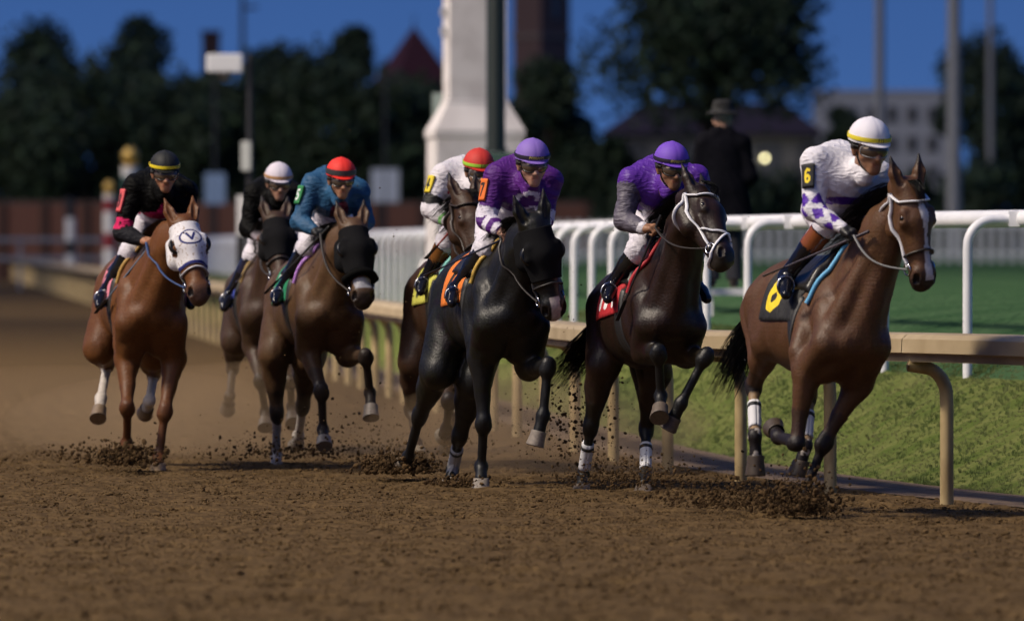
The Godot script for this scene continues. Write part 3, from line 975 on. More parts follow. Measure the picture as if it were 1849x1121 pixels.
	for sd in 2:
		var p0: Vector3 = out.bits[sd]
		var p1: Vector3 = J["left_hand"] if sd == 0 else J["right_hand"]
		var pts := []
		for n in 15:
			var t := n / 14.0
			var q := p0.lerp(p1, t) + Vector3(0, -0.05 * sin(PI * t), (0.05 if sd == 1 else -0.05) * sin(PI * t))
			for it in 12:
				if b.at(q) > 0.6:
					q.z += 0.02 if sd == 1 else -0.02
			pts.append(q)
		out.reins.append(tube(pts, [0.0105], 6, 0.6))
	# mane and tail: many thin locks
	var rng := RandomNumberGenerator.new()
	rng.seed = 11 + key.hash() % 100
	var mane := blank()
	var dock: Vector3 = T.call(-1.03, 1.33, 0)
	var crest := [poll - f * 0.04 + u * 0.0, mid + Vector3(-0.05, 0.135, 0), T.call(0.16, 1.6, 0)]
	for n in 420:
		var t := rng.randf() * 0.92
		var c0: Vector3 = crest[0].lerp(crest[1], t * 2.0) if t < 0.5 else crest[1].lerp(crest[2], t * 2.0 - 1.0)
		c0 += Vector3(0, -0.02, rng.randf_range(-0.02, 0.02))
		var side := 1.0 if rng.randf() < 0.6 else -1.0
		var len := rng.randf_range(0.11, 0.26)
		var pts := []
		for q in 5:
			var w := q / 4.0
			pts.append(c0 + Vector3(-0.11 * w - 0.05 * w * w, 0.055 * sin(w * 2.4) - 0.08 * w * w, side * (0.035 * w + 0.07 * w * w)) * (len / 0.13) + Vector3(rng.randf_range(-1, 1), rng.randf_range(-1, 1), rng.randf_range(-1, 1)) * 0.012 * w)
		lock(mane, pts, rng.randf_range(0.004, 0.008))
	# forelock
	if H.hood == "":
		for n in 40:
			var pts := []
			var zz := rng.randf_range(-0.035, 0.035)
			var ln := rng.randf_range(0.06, 0.13)
			for q in 4:
				var w := q / 3.0
				pts.append(ht * Vector3(-0.03 + (ln + 0.03) * w, 0.075 + 0.045 * sin(w * 3.0) - 0.005 + 0.025 * w, zz * (1.0 - 0.3 * w)))
			lock(mane, pts, 0.005)
	out.mane = mane
	var tail := blank()
	var td: Vector3 = H.tail
	for n in 420:
		var pts := []
		var sp := Vector3(rng.randf_range(-1, 1), rng.randf_range(-1, 1), rng.randf_range(-1, 1))
		var ln := rng.randf_range(0.45, 0.85)
		for q in 7:
			var w := q / 6.0
			var along := Vector3(-0.34, 0.04, 0).lerp(td * 1.0, smoothstep(0.0, 0.55, w))
			var prev: Vector3 = dock if q == 0 else pts[-1]
			pts.append((prev + along * ln / 6.0 * (0.0 if q == 0 else 1.0)) + (sp * 0.022 if q == 0 else sp * 0.016 * sin(w * 2.6) + Vector3(0, 0, 0.012 * sin(w * 5.0 + n))))
		lock(tail, pts, rng.randf_range(0.004, 0.008))
	out.tail = tail
	out.field = b
	return out



# muscle and vein relief of the skin
static func sinew(g: Dictionary, amount: float) -> void:
	var n := FastNoiseLite.new()
	n.seed = 17
	n.frequency = 3.2
	n.fractal_octaves = 3
	var m := FastNoiseLite.new()
	m.seed = 23
	m.frequency = 4.5
	m.fractal_type = FastNoiseLite.FRACTAL_RIDGED
	m.fractal_octaves = 2
	var v: PackedVector3Array = g.v
	for k in v.size():
		var p := v[k]
		var w := amount if g.id[k] % 10 == 0 or g.id[k] < 10 else amount * 0.3
		v[k] += g.n[k] * w * (0.8 * n.get_noise_3d(p.x * 1.2, p.y * 0.7, p.z * 1.2) - 0.9 * maxf(0.0, m.get_noise_3d(p.x * 0.8, p.y * 0.4, p.z * 0.8) - 0.1))
	g.v = v
	vertex_normals(g)


func leg(b: Shape, l: Array, S: float, id: int, front: bool, H: Dictionary) -> void:
	var top: Vector3 = l[0]
	var joint: Vector3 = l[1]
	var fet: Vector3 = l[2]
	var toe: Vector3 = l[3]
	var cor := fet.lerp(toe, 0.52)
	var w := joint - top
	var ahead := Vector3(1, 0, 0)
	ahead = (ahead - w.normalized() * ahead.dot(w.normalized())).normalized()
	var cd := (fet - joint).normalized()
	var behind := Vector3(-1, 0, 0)
	behind = (behind - cd * behind.dot(cd))
	behind = behind.normalized() if behind.length() > 0.1 else Vector3(0, 1, 0)
	var k := 0.012
	var side := Vector3(0, 0, 1.0 if id == 10 or id == 30 else -1.0)
	if front:
		b.add(top.lerp(joint, 0.06) + ahead * 0.045 + side * 0.035, top.lerp(joint, 0.46) + ahead * 0.016 + side * 0.014, 0.043 * S, 0.024 * S, 0.007, id)
		b.add(top - ahead * 0.055 + side * 0.02, top.lerp(joint, 0.36) - ahead * 0.02, 0.046 * S, 0.026 * S, 0.008, id)
		b.add(top, top.lerp(joint, 0.55), 0.09 * S, 0.05 * S, 0.012, id)
		b.add(top.lerp(joint, 0.1) + ahead * 0.03, top.lerp(joint, 0.42) + ahead * 0.012, 0.062 * S, 0.045 * S, 0.012, id)
		b.add(top.lerp(joint, 0.55), joint - cd * 0.02, 0.051 * S, 0.042 * S, 0.008, id + 1)
		b.add(joint - cd * 0.03, joint + cd * 0.025, 0.05 * S, 0.052 * S, 0.006, id + 2)
		b.add(joint + side * 0.014, joint - side * 0.014 + cd * 0.012, 0.049, 0.047, 0.005, id + 2)
		b.add(joint + behind * 0.034 - cd * 0.01, joint + behind * 0.03 + cd * 0.01, 0.024, 0.022, 0.005, id + 2)
	else:
		b.add(top.lerp(joint, 0.05) + side * 0.045, top.lerp(joint, 0.62) + side * 0.015, 0.06 * S, 0.032 * S, 0.008, id)
		b.add(top, top.lerp(joint, 0.55), 0.112 * S, 0.064 * S, 0.016, id)
		b.add(top.lerp(joint, 0.5), joint, 0.064 * S, 0.047 * S, k, id + 1)
		b.add(joint - cd * 0.025, joint + cd * 0.035, 0.054 * S, 0.05 * S, 0.007, id + 2)
		b.add(joint - cd * 0.06 + behind * 0.045, joint + behind * 0.03, 0.026, 0.028, 0.006, id + 2)
		b.add(top.lerp(joint, 0.45) + behind * 0.05, joint - cd * 0.05 + behind * 0.038, 0.03, 0.02, k, id + 1)
	var thick := 0.033 if front else 0.035
	b.add(joint, fet, thick * S, (thick - 0.003) * S, 0.006, id + 3)
	b.add(joint.lerp(fet, 0.12) + behind * 0.032, fet + behind * 0.024, 0.018 * S, 0.02 * S, 0.005, id + 3)
	b.add(fet + behind * 0.008, fet + behind * 0.008 + cd * 0.01, 0.047 * S, 0.046 * S, 0.007, id + 4)
	b.add(fet + behind * 0.036, fet + behind * 0.034 + cd * 0.012, 0.022, 0.02, 0.006, id + 4)
	b.add(fet, cor, 0.035 * S, 0.043 * S, 0.008, id + 4)


func coat_at(H: Dictionary, id: int, p: Vector3, noise: FastNoiseLite) -> Color:
	var c: Color = H.coat
	var pt: Color = H.point
	var w := 1.0 + 0.22 * noise.get_noise_3dv(p) + 0.1 * noise.get_noise_3dv(p * 5.0)
	c = Color(c.r * w, c.g * w, c.b * w)
	if id < 10:
		return c
	var l: String = LEGS[int(id / 10.0) - 1]
	var seg := id % 10
	var white := Color(0.55, 0.5, 0.45)
	if l in H.sock:
		if seg >= 3:
			return white * (1.0 + 0.25 * noise.get_noise_3dv(p * 9.0))
	if l in H.white_ankle and seg >= 3:
		return Color(0.3, 0.2, 0.11) if seg == 3 else Color(0.5, 0.45, 0.4) if noise.get_noise_3dv(p * 6.0) > 0.25 else pt
	if seg == 0:
		return c
	if seg == 1:
		return c.lerp(pt, 0.55)
	return pt


func face_at(key: String, H: Dictionary, id: int, p: Vector3, noise: FastNoiseLite) -> Color:
	var c: Color = H.coat
	var w := 1.0 + 0.15 * noise.get_noise_3dv(p * 4.0)
	c = Color(c.r * w, c.g * w, c.b * w)
	var wob := 0.006 * noise.get_noise_3dv(p * 12.0)
	var soot := Color(0.016, 0.013, 0.012)
	if id == 2:
		return c.lerp(soot, smoothstep(-0.1, -0.16, p.x)) if key != "8" else c
	c = c.lerp(soot if key != "8" else Color(0.09, 0.05, 0.035), smoothstep(0.46, 0.57, p.x + wob * 2.0) * 0.85)
	var white := Color(0.62, 0.58, 0.56)
	if Vector3(p.x - 0.545, p.y - 0.012, absf(p.z) - 0.05).length() < 0.027:
		return Color(0.008, 0.006, 0.006)
	var zz := absf(p.z + wob + (0.012 if key == "6" else 0.0))
	if p.y > -0.03:
		if key == "6":
			if p.x > 0.11 and p.x < 0.56 and zz < (0.026 - 0.14 * absf(p.x - 0.17) if p.x < 0.28 else 0.008 + 0.07 * (p.x - 0.28)) + wob:
				return white
		elif key == "7":
			if p.x > 0.47 and zz < 0.028 + wob:
				return Color(0.5, 0.42, 0.4)
		elif key == "5":
			if p.x > 0.42 and p.x < 0.5 and zz < 0.055:
				return Color(0.3, 0.3, 0.34)
	if key == "5" and p.x > 0.5 and p.y < -0.05:
		return Color(0.4, 0.37, 0.34)
	return c


func on_head(hd: Shape, w: Vector2, lift: float) -> Vector3:
	var m := Vector3(w.x, -0.04, 0)
	var dir := Vector3(0, cos(w.y), sin(w.y))
	return hd.skin(m + dir * 0.22, -dir, 0.22, m + dir * 0.09) + dir * lift


func cup(ht: Transform3D, sg: float) -> Dictionary:
	# half a shell over the outer and rear side of the eye
	var g := blank()
	for i in 11:
		for j in 15:
			var th := lerpf(-0.2, PI * 0.5, i / 10.0)
			var ph := lerpf(0.0, TAU, j / 14.0)
			var q := Vector3(cos(ph) * cos(th), sin(ph) * cos(th), sin(th))
			var p := Vector3(0.19 + q.x * 0.062, 0.03 + q.y * 0.05, (0.082 + q.z * 0.05) * sg)
			if q.y > 0.35:
				p.y -= (q.y - 0.35) * 0.05
			g.v.append(ht * p)
	for i in 10:
		for j in 14:
			var p := i * 15 + j
			g.i.append_array(PackedInt32Array([p, p + 1, p + 16, p, p + 16, p + 15]))
	vertex_normals(g)
	return g


func hoof(fet: Vector3, toe: Vector3) -> Dictionary:
	var cor := fet.lerp(toe, 0.5)
	var w := (toe - fet).normalized()
	var ahead := Vector3(1, 0, 0)
	ahead = ahead - w * ahead.dot(w)
	ahead = ahead.normalized() if ahead.length() > 0.2 else Vector3.UP
	# a hoof on the ground keeps its sole flat on it
	var sole := w
	if toe.y < 0.06:
		sole = Vector3.DOWN
		ahead = Vector3(1, 0, 0)
	elif toe.y < 0.25:
		sole = (w + Vector3.DOWN * 0.5).normalized()
		ahead = (ahead - sole * ahead.dot(sole)).normalized()
	var side := sole.cross(ahead)
	var g := blank()
	var low := toe
	var rows := [[0.0, 0.9], [0.03, 0.96], [0.33, 0.97], [0.66, 1.05], [0.93, 1.14], [1.0, 1.08]]
	for rw in rows:
		for s in 18:
			var th := TAU * s / 18.0
			var t: float = rw[0]
			var mid: Vector3 = cor.lerp(low - ahead * 0.012, t)
			var rx: float = (0.059 if cos(th) > 0 else 0.05) * rw[1]
			g.v.append(mid + ahead * cos(th) * rx * (1.0 + 0.15 * t) + side * sin(th) * 0.056 * rw[1])
	for i in rows.size() - 1:
		for s in 18:
			var p := i * 18 + s
			var q := i * 18 + (s + 1) % 18
			g.i.append_array(PackedInt32Array([p, q, q + 18, p, q + 18, p + 18]))
	var last := (rows.size() - 1) * 18
	var ce: int = g.v.size()
	g.v.append(low - ahead * 0.012 - sole * 0.012)
	for s in 18:
		g.i.append_array(PackedInt32Array([last + s, last + (s + 1) % 18, ce]))
	vertex_normals(g)
	return g


static func lock(g: Dictionary, pts: Array, w: float) -> void:
	var b: int = g.v.size()
	var n := pts.size()
	for i in n:
		var t: Vector3 = pts[mini(i + 1, n - 1)] - pts[maxi(i - 1, 0)]
		var e := t.cross(Vector3(0.4, 0.3, 0.85)).normalized()
		var nn := t.cross(e).normalized()
		var ww := w * (1.0 - 0.85 * float(i) / (n - 1))
		for q in 3:
			var th := TAU * q / 3.0
			g.v.append(pts[i] + (e * cos(th) + nn * sin(th) * 0.5) * ww)
			g.n.append((e * cos(th) + nn * sin(th)).normalized())
	for i in n - 1:
		for q in 3:
			var p := b + i * 3 + q
			var o := b + i * 3 + (q + 1) % 3
			g.i.append_array(PackedInt32Array([p, o, o + 3, p, o + 3, p + 3]))


func place_horse(key: String, D: Dictionary) -> Node3D:
	var P: Dictionary = POSES[key]
	var H: Dictionary = HORSES[key]
	var t := thing("racehorse", H.label, "horse", P.pos, deg_to_rad(P.a - 90.0), "horses racing round the turn")
	var coat := painted(0.46 if key in ["7", "1A"] else 0.53)
	coat.metallic_specular = 0.42
	coat.normal_enabled = true
	coat.normal_texture = hair_bumps
	coat.normal_scale = 0.7
	coat.uv1_triplanar = true
	coat.uv1_scale = Vector3(5, 3.4, 5)
	coat.albedo_texture = hair_tone
	part("body", D.body, coat, t)
	var hm := mat(H.hoof, 0.5)
	hm.albedo_texture = horn
	hm.uv1_triplanar = true
	hm.uv1_scale = Vector3(9, 9, 9)
	for g in D.hooves:
		part("hoof", g, hm, t)
	for e in D.eyes:
		var s := SphereMesh.new()
		s.radius = 0.024
		s.height = 0.048
		part("eye", s, mat(Color(0.008, 0.005, 0.004), 0.08), t, e)
	var hair := mat(H.mane, 0.5)
	part("mane", D.mane, hair, t)
	part("tail", D.tail, hair, t)
	for w in D.wraps:
		var bw := part("leg_bandage", w[0], mat(Color(0.62, 0.62, 0.64) if key != "7" else Color(0.3, 0.3, 0.32), 0.7), t)
		part("tape", w[1], mat(Color(0.02, 0.02, 0.02), 0.6), bw)
	# tack
	var cloth_m := print_cloth(H.cloth, H.number, H.ink, 128, 256, 14, 166, 60 if H.number.length() == 1 else 38, 74, 7.5, 0.75, true)
	cloth_m.normal_enabled = true
	cloth_m.normal_texture = cloth_bumps
	cloth_m.normal_scale = 0.6
	tag(part("saddlecloth", D.cloth, cloth_m, t), "saddlecloth printed with the number " + H.number)
	part("saddle", D.saddle, mat(Color(0.015, 0.013, 0.012), 0.35), t)
	part("saddle_pad", D.pad, mat(H.pad, 0.6), t)
	part("girth", D.girth, mat(Color(0.014, 0.013, 0.013), 0.5), t)
	var br := Node3D.new()
	br.name = "bridle"
	t.add_child(br, true)
	var sm := mat(H.bridle, 0.45)
	for s in D.straps:
		part(s[0], tube(s[1], [0.0125], 8, 0.6), sm, br)
	for s in D.bands:
		part("noseband", tube(s, [0.045 if key == "5" else 0.011], 10, 0.7), mat(H.noseband, 0.5) if key != "5" else dull(Color(0.006, 0.006, 0.006)), br)
	for p in D.bits:
		var ring := TorusMesh.new()
		ring.inner_radius = 0.03
		ring.outer_radius = 0.04
		var ax: Vector3 = D.bit_dir
		part("bit_ring", ring, mat(Color(0.6, 0.6, 0.62), 0.2, 1.0), br, p, Basis(Quaternion(Vector3.UP, ax)))
	for g in D.reins:
		part("rein", g, mat({"8": Color(0.03, 0.06, 0.16), "6": Color(0.28, 0.28, 0.27)}.get(key, Color(0.025, 0.02, 0.018)), 0.5), t)
	if D.has("hood"):
		var hm2 := dull(Color(0.011, 0.011, 0.012)) if H.hood == "black" else mat(Color(0.68, 0.66, 0.68), 0.75)
		if H.hood == "white":
			hm2.albedo_texture = hood_print()
		part("hood", D.hood, hm2, t)
		for g in D.cups:
			part("blinker_cup", g, mat(Color(0.007, 0.007, 0.008), 0.35), t)
	return t


func hood_print() -> ImageTexture:
	# columns run round the head (the face is the middle column), rows down it
	var n := FastNoiseLite.new()
	n.seed = 5
	n.frequency = 0.05
	var im := Image.create(512, 256, false, Image.FORMAT_RGB8)
	for i in 512:
		for j in 256:
			var c := Color(1, 1, 1).lerp(Color(0.5, 0.38, 0.25), smoothstep(0.25, 0.6, n.get_noise_2d(i, j * 0.7)) * 0.6)
			im.set_pixel(i, j, c)
	var blue := Color(0.1, 0.13, 0.45)
	var cx := 256.0
	var cy := 108.0
	for i in range(180, 332):
		for j in range(10, 200):
			var d := Vector2((i - cx) * 1.05, (j - cy) * 1.15).length()
			if absf(d - 52.0) < 5.0:
				im.set_pixel(i, j, blue)
	write_on(im, "V", 232, 82, 48, 50, blue, 5.5)
	for i in 512:
		for j in range(240, 256):
			im.set_pixel(i, j, Color(0.12, 0.15, 0.5))
	return ImageTexture.create_from_image(im)


# matt black cloth and fleece
func dull(c: Color) -> StandardMaterial3D:
	var m := mat(c, 0.95)
	m.metallic_specular = 0.12
	return m

# ---------- riders ----------
var RIDERS := {
	"6": {"head": 1.17, "cap": Color(0.72, 0.7, 0.76), "band": Color(0.75, 0.62, 0.03), "band_text": "JO", "band_ink": Color(0.02, 0.02, 0.01), "glove": true, "boot_top": Color(0.22, 0.07, 0.025), "patch": Color(0.012, 0.012, 0.014), "ink": Color(0.85, 0.65, 0.02), "number": "6", "whip": Color(0.03, 0.02, 0.035), "skin": Color(0.3, 0.15, 0.085),
		"whip_label": "dark riding whip held by the jockey in white silks with purple diamonds",
		"label": "jockey in white silks with purple diamonds and white cap on the number 6 horse"},
	"1A": {"head": 1.08, "cap": Color(0.16, 0.06, 0.5), "band": Color(0.02, 0.012, 0.03), "band_text": "", "band_ink": Color(0.6, 0.5, 0.1), "glove": false, "boot_top": Color(0.012, 0.012, 0.012), "patch": Color(0.015, 0.014, 0.015), "ink": Color(0.015, 0.014, 0.015), "number": "", "whip": Color(0.02, 0.02, 0.022), "skin": Color(0.3, 0.15, 0.085),
		"whip_label": "black riding whip held by the jockey with grey satin sleeves",
		"label": "jockey in purple vest with grey satin sleeves and violet cap"},
	"7": {"head": 1.1, "cap": Color(0.22, 0.13, 0.48), "band": Color(0.02, 0.015, 0.03), "band_text": "", "band_ink": Color(0.6, 0.5, 0.1), "glove": false, "boot_top": Color(0.012, 0.012, 0.014), "patch": Color(0.75, 0.16, 0.02), "ink": Color(0.015, 0.014, 0.015), "number": "7", "whip": Color(0.015, 0.015, 0.03), "skin": Color(0.42, 0.23, 0.16),
		"whip_label": "thin dark blue riding whip held by the jockey with the lilac cap",
		"label": "jockey in purple silks with a white C and lilac cap on the near-black horse"},
	"4": {"head": 1.05, "cap": Color(0.55, 0.03, 0.02), "band": Color(0.35, 0.65, 0.05), "band_text": "IO", "band_ink": Color(0.02, 0.02, 0.01), "glove": false, "boot_top": Color(0.2, 0.08, 0.02), "patch": Color(0.75, 0.58, 0.03), "ink": Color(0.015, 0.014, 0.015), "number": "4", "whip": Color(0.25, 0.03, 0.02), "skin": Color(0.38, 0.2, 0.12),
		"whip_label": "red-shafted riding whip held by the jockey with the lime-striped cap",
		"label": "jockey in white silks with black arm band and red cap with lime stripe"},
	"5": {"head": 1.03, "cap": Color(0.75, 0.025, 0.015), "band": Color(0.045, 0.04, 0.042), "band_text": "", "band_ink": Color(0.045, 0.04, 0.042), "glove": true, "boot_top": Color(0.012, 0.012, 0.012), "patch": Color(0.02, 0.2, 0.06), "ink": Color(0.75, 0.75, 0.75), "number": "5", "whip": Color(0.03, 0.03, 0.028), "skin": Color(0.38, 0.19, 0.11),
		"whip_label": "black riding whip held by the jockey in blue silks",
		"label": "jockey in blue silks with green arm number and bright red cap"},
	"3": {"head": 1.02, "cap": Color(0.62, 0.57, 0.64), "band": Color(0.45, 0.25, 0.1), "band_text": "", "band_ink": Color(0.45, 0.25, 0.1), "glove": false, "boot_top": Color(0.02, 0.022, 0.04), "patch": Color(0.012, 0.012, 0.012), "ink": Color(0.1, 0.16, 0.4), "number": "3", "whip": Color(0.1, 0.08, 0.06), "skin": Color(0.34, 0.19, 0.13),
		"whip_label": "brown riding whip held by the jockey in plain black silks",
		"label": "jockey in plain black silks with grey cuffs and pale cap"},
	"8": {"head": 1.03, "cap": Color(0.005, 0.006, 0.006), "band": Color(0.75, 0.58, 0.02), "band_text": "", "band_ink": Color(0.75, 0.58, 0.02), "glove": false, "boot_top": Color(0.012, 0.012, 0.012), "patch": Color(0.62, 0.09, 0.1), "ink": Color(0.05, 0.012, 0.015), "number": "8", "whip": Color(0.12, 0.16, 0.22), "skin": Color(0.36, 0.17, 0.1),
		"whip_label": "grey-blue riding whip held by the jockey in black and pink silks",
		"label": "jockey in black and pink silks with black cap and yellow stripe on the chestnut horse"},
}


func shape_rider(key: String) -> Dictionary:
	var J: Dictionary = POSES[key].J
	var R: Dictionary = RIDERS[key]
	var out := {}
	var head: Vector3 = J.head
	var chest: Vector3 = (J.right_shoulder + J.left_shoulder) * 0.5 + Vector3(-0.04, -0.07, 0)
	var hip: Vector3 = J.hip
	var lo := hip
	var hi := hip
	for n in J:
		if n != "facing" and n != "tip":
			lo = lo.min(J[n])
			hi = hi.max(J[n])
	var fwd: Vector3 = (J.facing + Vector3(0, -0.22, 0)).normalized()
	var right: Vector3 = fwd.cross(Vector3.UP).normalized()
	var up := right.cross(fwd)
	var hz: float = R.head
	var ht := Transform3D(Basis(fwd * hz, up * hz, right * hz), head + Vector3(0, -0.02, 0))
	# the person inside the clothes: one continuous skin from head to feet
	var b := Shape.new(lo - Vector3.ONE * 0.16, hi + Vector3.ONE * 0.2, 0.017)
	var neck := ht * Vector3(-0.035, -0.1, 0)
	b.add(hip, chest, 0.1, 0.11, 0.03, 0, 0.9)
	b.add(chest + Vector3(0.02, 0.04, 0), neck, 0.06, 0.05, 0.02, 0)
	for s in ["right_", "left_"]:
		b.add(chest, J[s + "shoulder"], 0.07, 0.05, 0.02, 0)
		b.add(J[s + "shoulder"], J[s + "elbow"], 0.045, 0.036, 0.015, 0)
		b.add(J[s + "elbow"], J[s + "wrist"], 0.036, 0.026, 0.012, 0)
		b.add(hip + Vector3(0, 0, 0.08 if s == "right_" else -0.08), J[s + "knee"], 0.075, 0.05, 0.02, 0)
		b.add(J[s + "knee"], J[s + "ankle"], 0.045, 0.03, 0.015, 0)
		b.add(J[s + "ankle"], J[s + "toe"], 0.03, 0.02, 0.012, 0)
	var g := blank()
	b.net(g)
	# head
	var h := Shape.new(Vector3(-0.14, -0.2, -0.12), Vector3(0.15, 0.15, 0.12), 0.0055)
	var k := 0.009
	h.add(Vector3(-0.03, 0.035, 0), Vector3(0.02, 0.035, 0), 0.086, 0.084, k, 0, 1.12)
	h.add(Vector3(0.04, 0.0, 0), Vector3(0.052, -0.055, 0), 0.055, 0.045, k, 0, 0.9)
	h.add(Vector3(0.02, -0.05, 0), Vector3(0.06, -0.088, 0), 0.058, 0.03, k, 0, 0.95)
	h.add(Vector3(0.075, -0.1, -0.008), Vector3(0.075, -0.1, 0.008), 0.022, 0.022, k, 0)
	h.add(Vector3(0.094, 0.0, 0), Vector3(0.112, -0.034, 0), 0.008, 0.012, 0.006, 1)
	h.add(Vector3(0.098, -0.036, -0.014), Vector3(0.098, -0.036, 0.014), 0.009, 0.009, 0.006, 1)
	h.add(Vector3(0.09, -0.062, -0.016), Vector3(0.09, -0.062, 0.016), 0.008, 0.008, 0.005, 2)
	h.add(Vector3(0.087, -0.075, -0.014), Vector3(0.087, -0.075, 0.014), 0.008, 0.008, 0.005, 2)
	h.add(Vector3(-0.03, -0.05, 0), Vector3(-0.045, -0.15, 0), 0.053, 0.052, k, 0)
	for sg in [-1.0, 1.0]:
		h.add(Vector3(0.06, -0.02, 0.04 * sg), Vector3(0.05, -0.03, 0.05 * sg), 0.024, 0.02, k, 0)
		h.add(Vector3(-0.01, 0.01, 0.086 * sg), Vector3(-0.004, -0.03, 0.082 * sg), 0.018, 0.011, 0.005, 1)
		h.carve(Vector3(0.095, 0.008, 0.032 * sg), Vector3(0.095, 0.008, 0.033 * sg), 0.014, 0.004)
	h.carve(Vector3(0.1, -0.0685, -0.02), Vector3(0.1, -0.0685, 0.02), 0.0025, 0.003)
	var first: int = g.v.size()
	h.net(g, ht)
	# hands
	var first_hand: int = g.v.size()
	for s in ["right_", "left_"]:
		var sg := 1.0 if s == "right_" else -1.0
		var w: Vector3 = (J[s + "hand"] - J[s + "wrist"]).normalized()
		var inner := Vector3(0, 0.35, -sg)
		inner = (inner - w * inner.dot(w)).normalized()
		var y := inner.cross(w) * sg
		if y.y < 0.0:
			y = -y
		var ft := Transform3D(Basis(w, y, w.cross(y)), J[s + "wrist"])
		var th := 1.0 if ft.basis.z.dot(inner) > 0.0 else -1.0
		var f := Shape.new(Vector3(-0.04, -0.09, -0.075), Vector3(0.14, 0.06, 0.075), 0.0045)
		f.add(Vector3(-0.02, 0, 0), Vector3(0.02, 0, 0), 0.026, 0.028, 0.008, 0)
		f.add(Vector3(0.03, 0.0, 0.016), Vector3(0.07, 0.004, 0.024), 0.022, 0.017, 0.008, 0)
		f.add(Vector3(0.03, 0.0, -0.016), Vector3(0.07, 0.004, -0.024), 0.022, 0.017, 0.008, 0)
		for q in 4:
			var z := (q - 1.5) * 0.0195
			var ln := 1.0 - 0.09 * absf(q - 1.7)
			var k1 := Vector3(0.076, 0.008, z)
			var k2 := Vector3(0.076 + 0.026 * ln, -0.022, z * 0.96)
			var k3 := Vector3(0.076 + 0.004 * ln, -0.046 * ln, z * 0.94)
			f.add(k1, k2, 0.0098, 0.009, 0.0028, 0)
			f.add(k2, k3, 0.009, 0.0082, 0.0028, 0)
			f.add(k3, k3 + Vector3(-0.017, 0.008, 0), 0.0082, 0.0072, 0.0028, 0)
		f.add(Vector3(0.012, -0.004, 0.024 * th), Vector3(0.05, -0.012, 0.046 * th), 0.014, 0.0105, 0.004, 0)
		f.add(Vector3(0.05, -0.012, 0.046 * th), Vector3(0.082, -0.022, 0.036 * th), 0.0105, 0.0085, 0.003, 0)
		f.net(g, ft)
	var cs := PackedColorArray()
	cs.resize(g.v.size())
	var skin: Color = R.skin
	for n in g.v.size():
		cs[n] = skin
		if n >= first and n < first_hand:
			if g.id[n] == 1:
				cs[n] = skin * 1.04
			elif g.id[n] == 2:
				cs[n] = Color(skin.r * 0.95, skin.g * 0.62, skin.b * 0.6)
			var q: Vector3 = g.p[n]
			if q.y > 0.0 and q.x < 0.02 or q.x < -0.04:
				cs[n] = Color(0.02, 0.014, 0.01)
		elif n >= first_hand and R.glove:
			cs[n] = Color(0.015, 0.014, 0.015)
	g.c = cs
	smooth_normals(g, 1)
	out.body = g
	# silks
	var j := Shape.new(lo - Vector3.ONE * 0.2, hi + Vector3.ONE * 0.12, 0.0105)
	var back: Vector3 = hip.lerp(chest, 0.55) + Vector3(0, 0.04, 0)
	var back_r := 0.15
	j.add(hip + Vector3(0.03, 0.02, 0), back, 0.13, 0.14, 0.02, 0, 0.85)
	j.add(back, chest, 0.15, 0.145, 0.02, 0, 0.8)
	j.add(chest + Vector3(0.02, 0.03, 0), neck.lerp(chest, 0.2), 0.11, 0.066, 0.015, 0)
	var nape: Vector3 = (J.right_shoulder + J.left_shoulder) * 0.5 + Vector3(-0.13, 0.05, 0)
	j.add(nape, hip.lerp(chest, 0.4) + Vector3(0, 0.06, 0), 0.125, 0.14, 0.02, 0, 0.8)
	j.add(nape.lerp(J.right_shoulder, 0.6), nape.lerp(J.left_shoulder, 0.6), 0.1, 0.1, 0.02, 0)
	j.add(neck.lerp(chest, 0.3), neck, 0.068, 0.06, 0.008, 0)
	j.add(ht * Vector3(-0.01, -0.15, 0), ht * Vector3(0.005, -0.128, 0), 0.062, 0.05, 0.008, 0)
	var q := 1
	for s in ["right_", "left_"]:
		var sh: Vector3 = J[s + "shoulder"]
		var el: Vector3 = J[s + "elbow"]
		var wr: Vector3 = J[s + "wrist"]
		j.add(chest.lerp(sh, 0.4), sh, 0.11, 0.082, 0.015, 0)
		j.add(sh, el, 0.078, 0.062, 0.012, q)
		j.add(el, el.lerp(wr, 0.5), 0.062, 0.052, 0.01, q + 1)
		j.add(el.lerp(wr, 0.5), wr, 0.052, 0.037, 0.008, q + 1)
		q += 2
	var js := blank()
	j.net(js)
	ruffle(js, 0.011, 21 + key.hash() % 50)
	var jc := PackedColorArray()
	jc.resize(js.v.size())
	for n in js.v.size():
		jc[n] = silk_at(key, js.id[n], js.p[n], js.n[n], J)
	js.c = jc
	out.silks = js
	# breeches
	var bz := Shape.new(lo - Vector3.ONE * 0.22, hi + Vector3.ONE * 0.02, 0.0125)
	bz.add(hip + Vector3(-0.02, -0.01, 0), hip + Vector3(0.1, -0.01, 0), 0.135, 0.12, 0.02, 0, 0.85)
	bz.add(hip + Vector3(0.08, 0.0, 0), hip.lerp(chest, 0.75) + Vector3(0, -0.06, 0), 0.12, 0.11, 0.02, 0, 0.85)
	for s in ["right_", "left_"]:
		var kn: Vector3 = J[s + "knee"]
		bz.add(hip + Vector3(0.03, -0.03, 0.08 if s == "right_" else -0.08), kn, 0.105, 0.072, 0.018, 0)
		bz.add(kn, kn.lerp(J[s + "ankle"], 0.22), 0.07, 0.06, 0.012, 0)
	var bg := blank()
	bz.net(bg)
	ruffle(bg, 0.01, 71)
	out.breeches = bg
	# boots
	out.boots = []
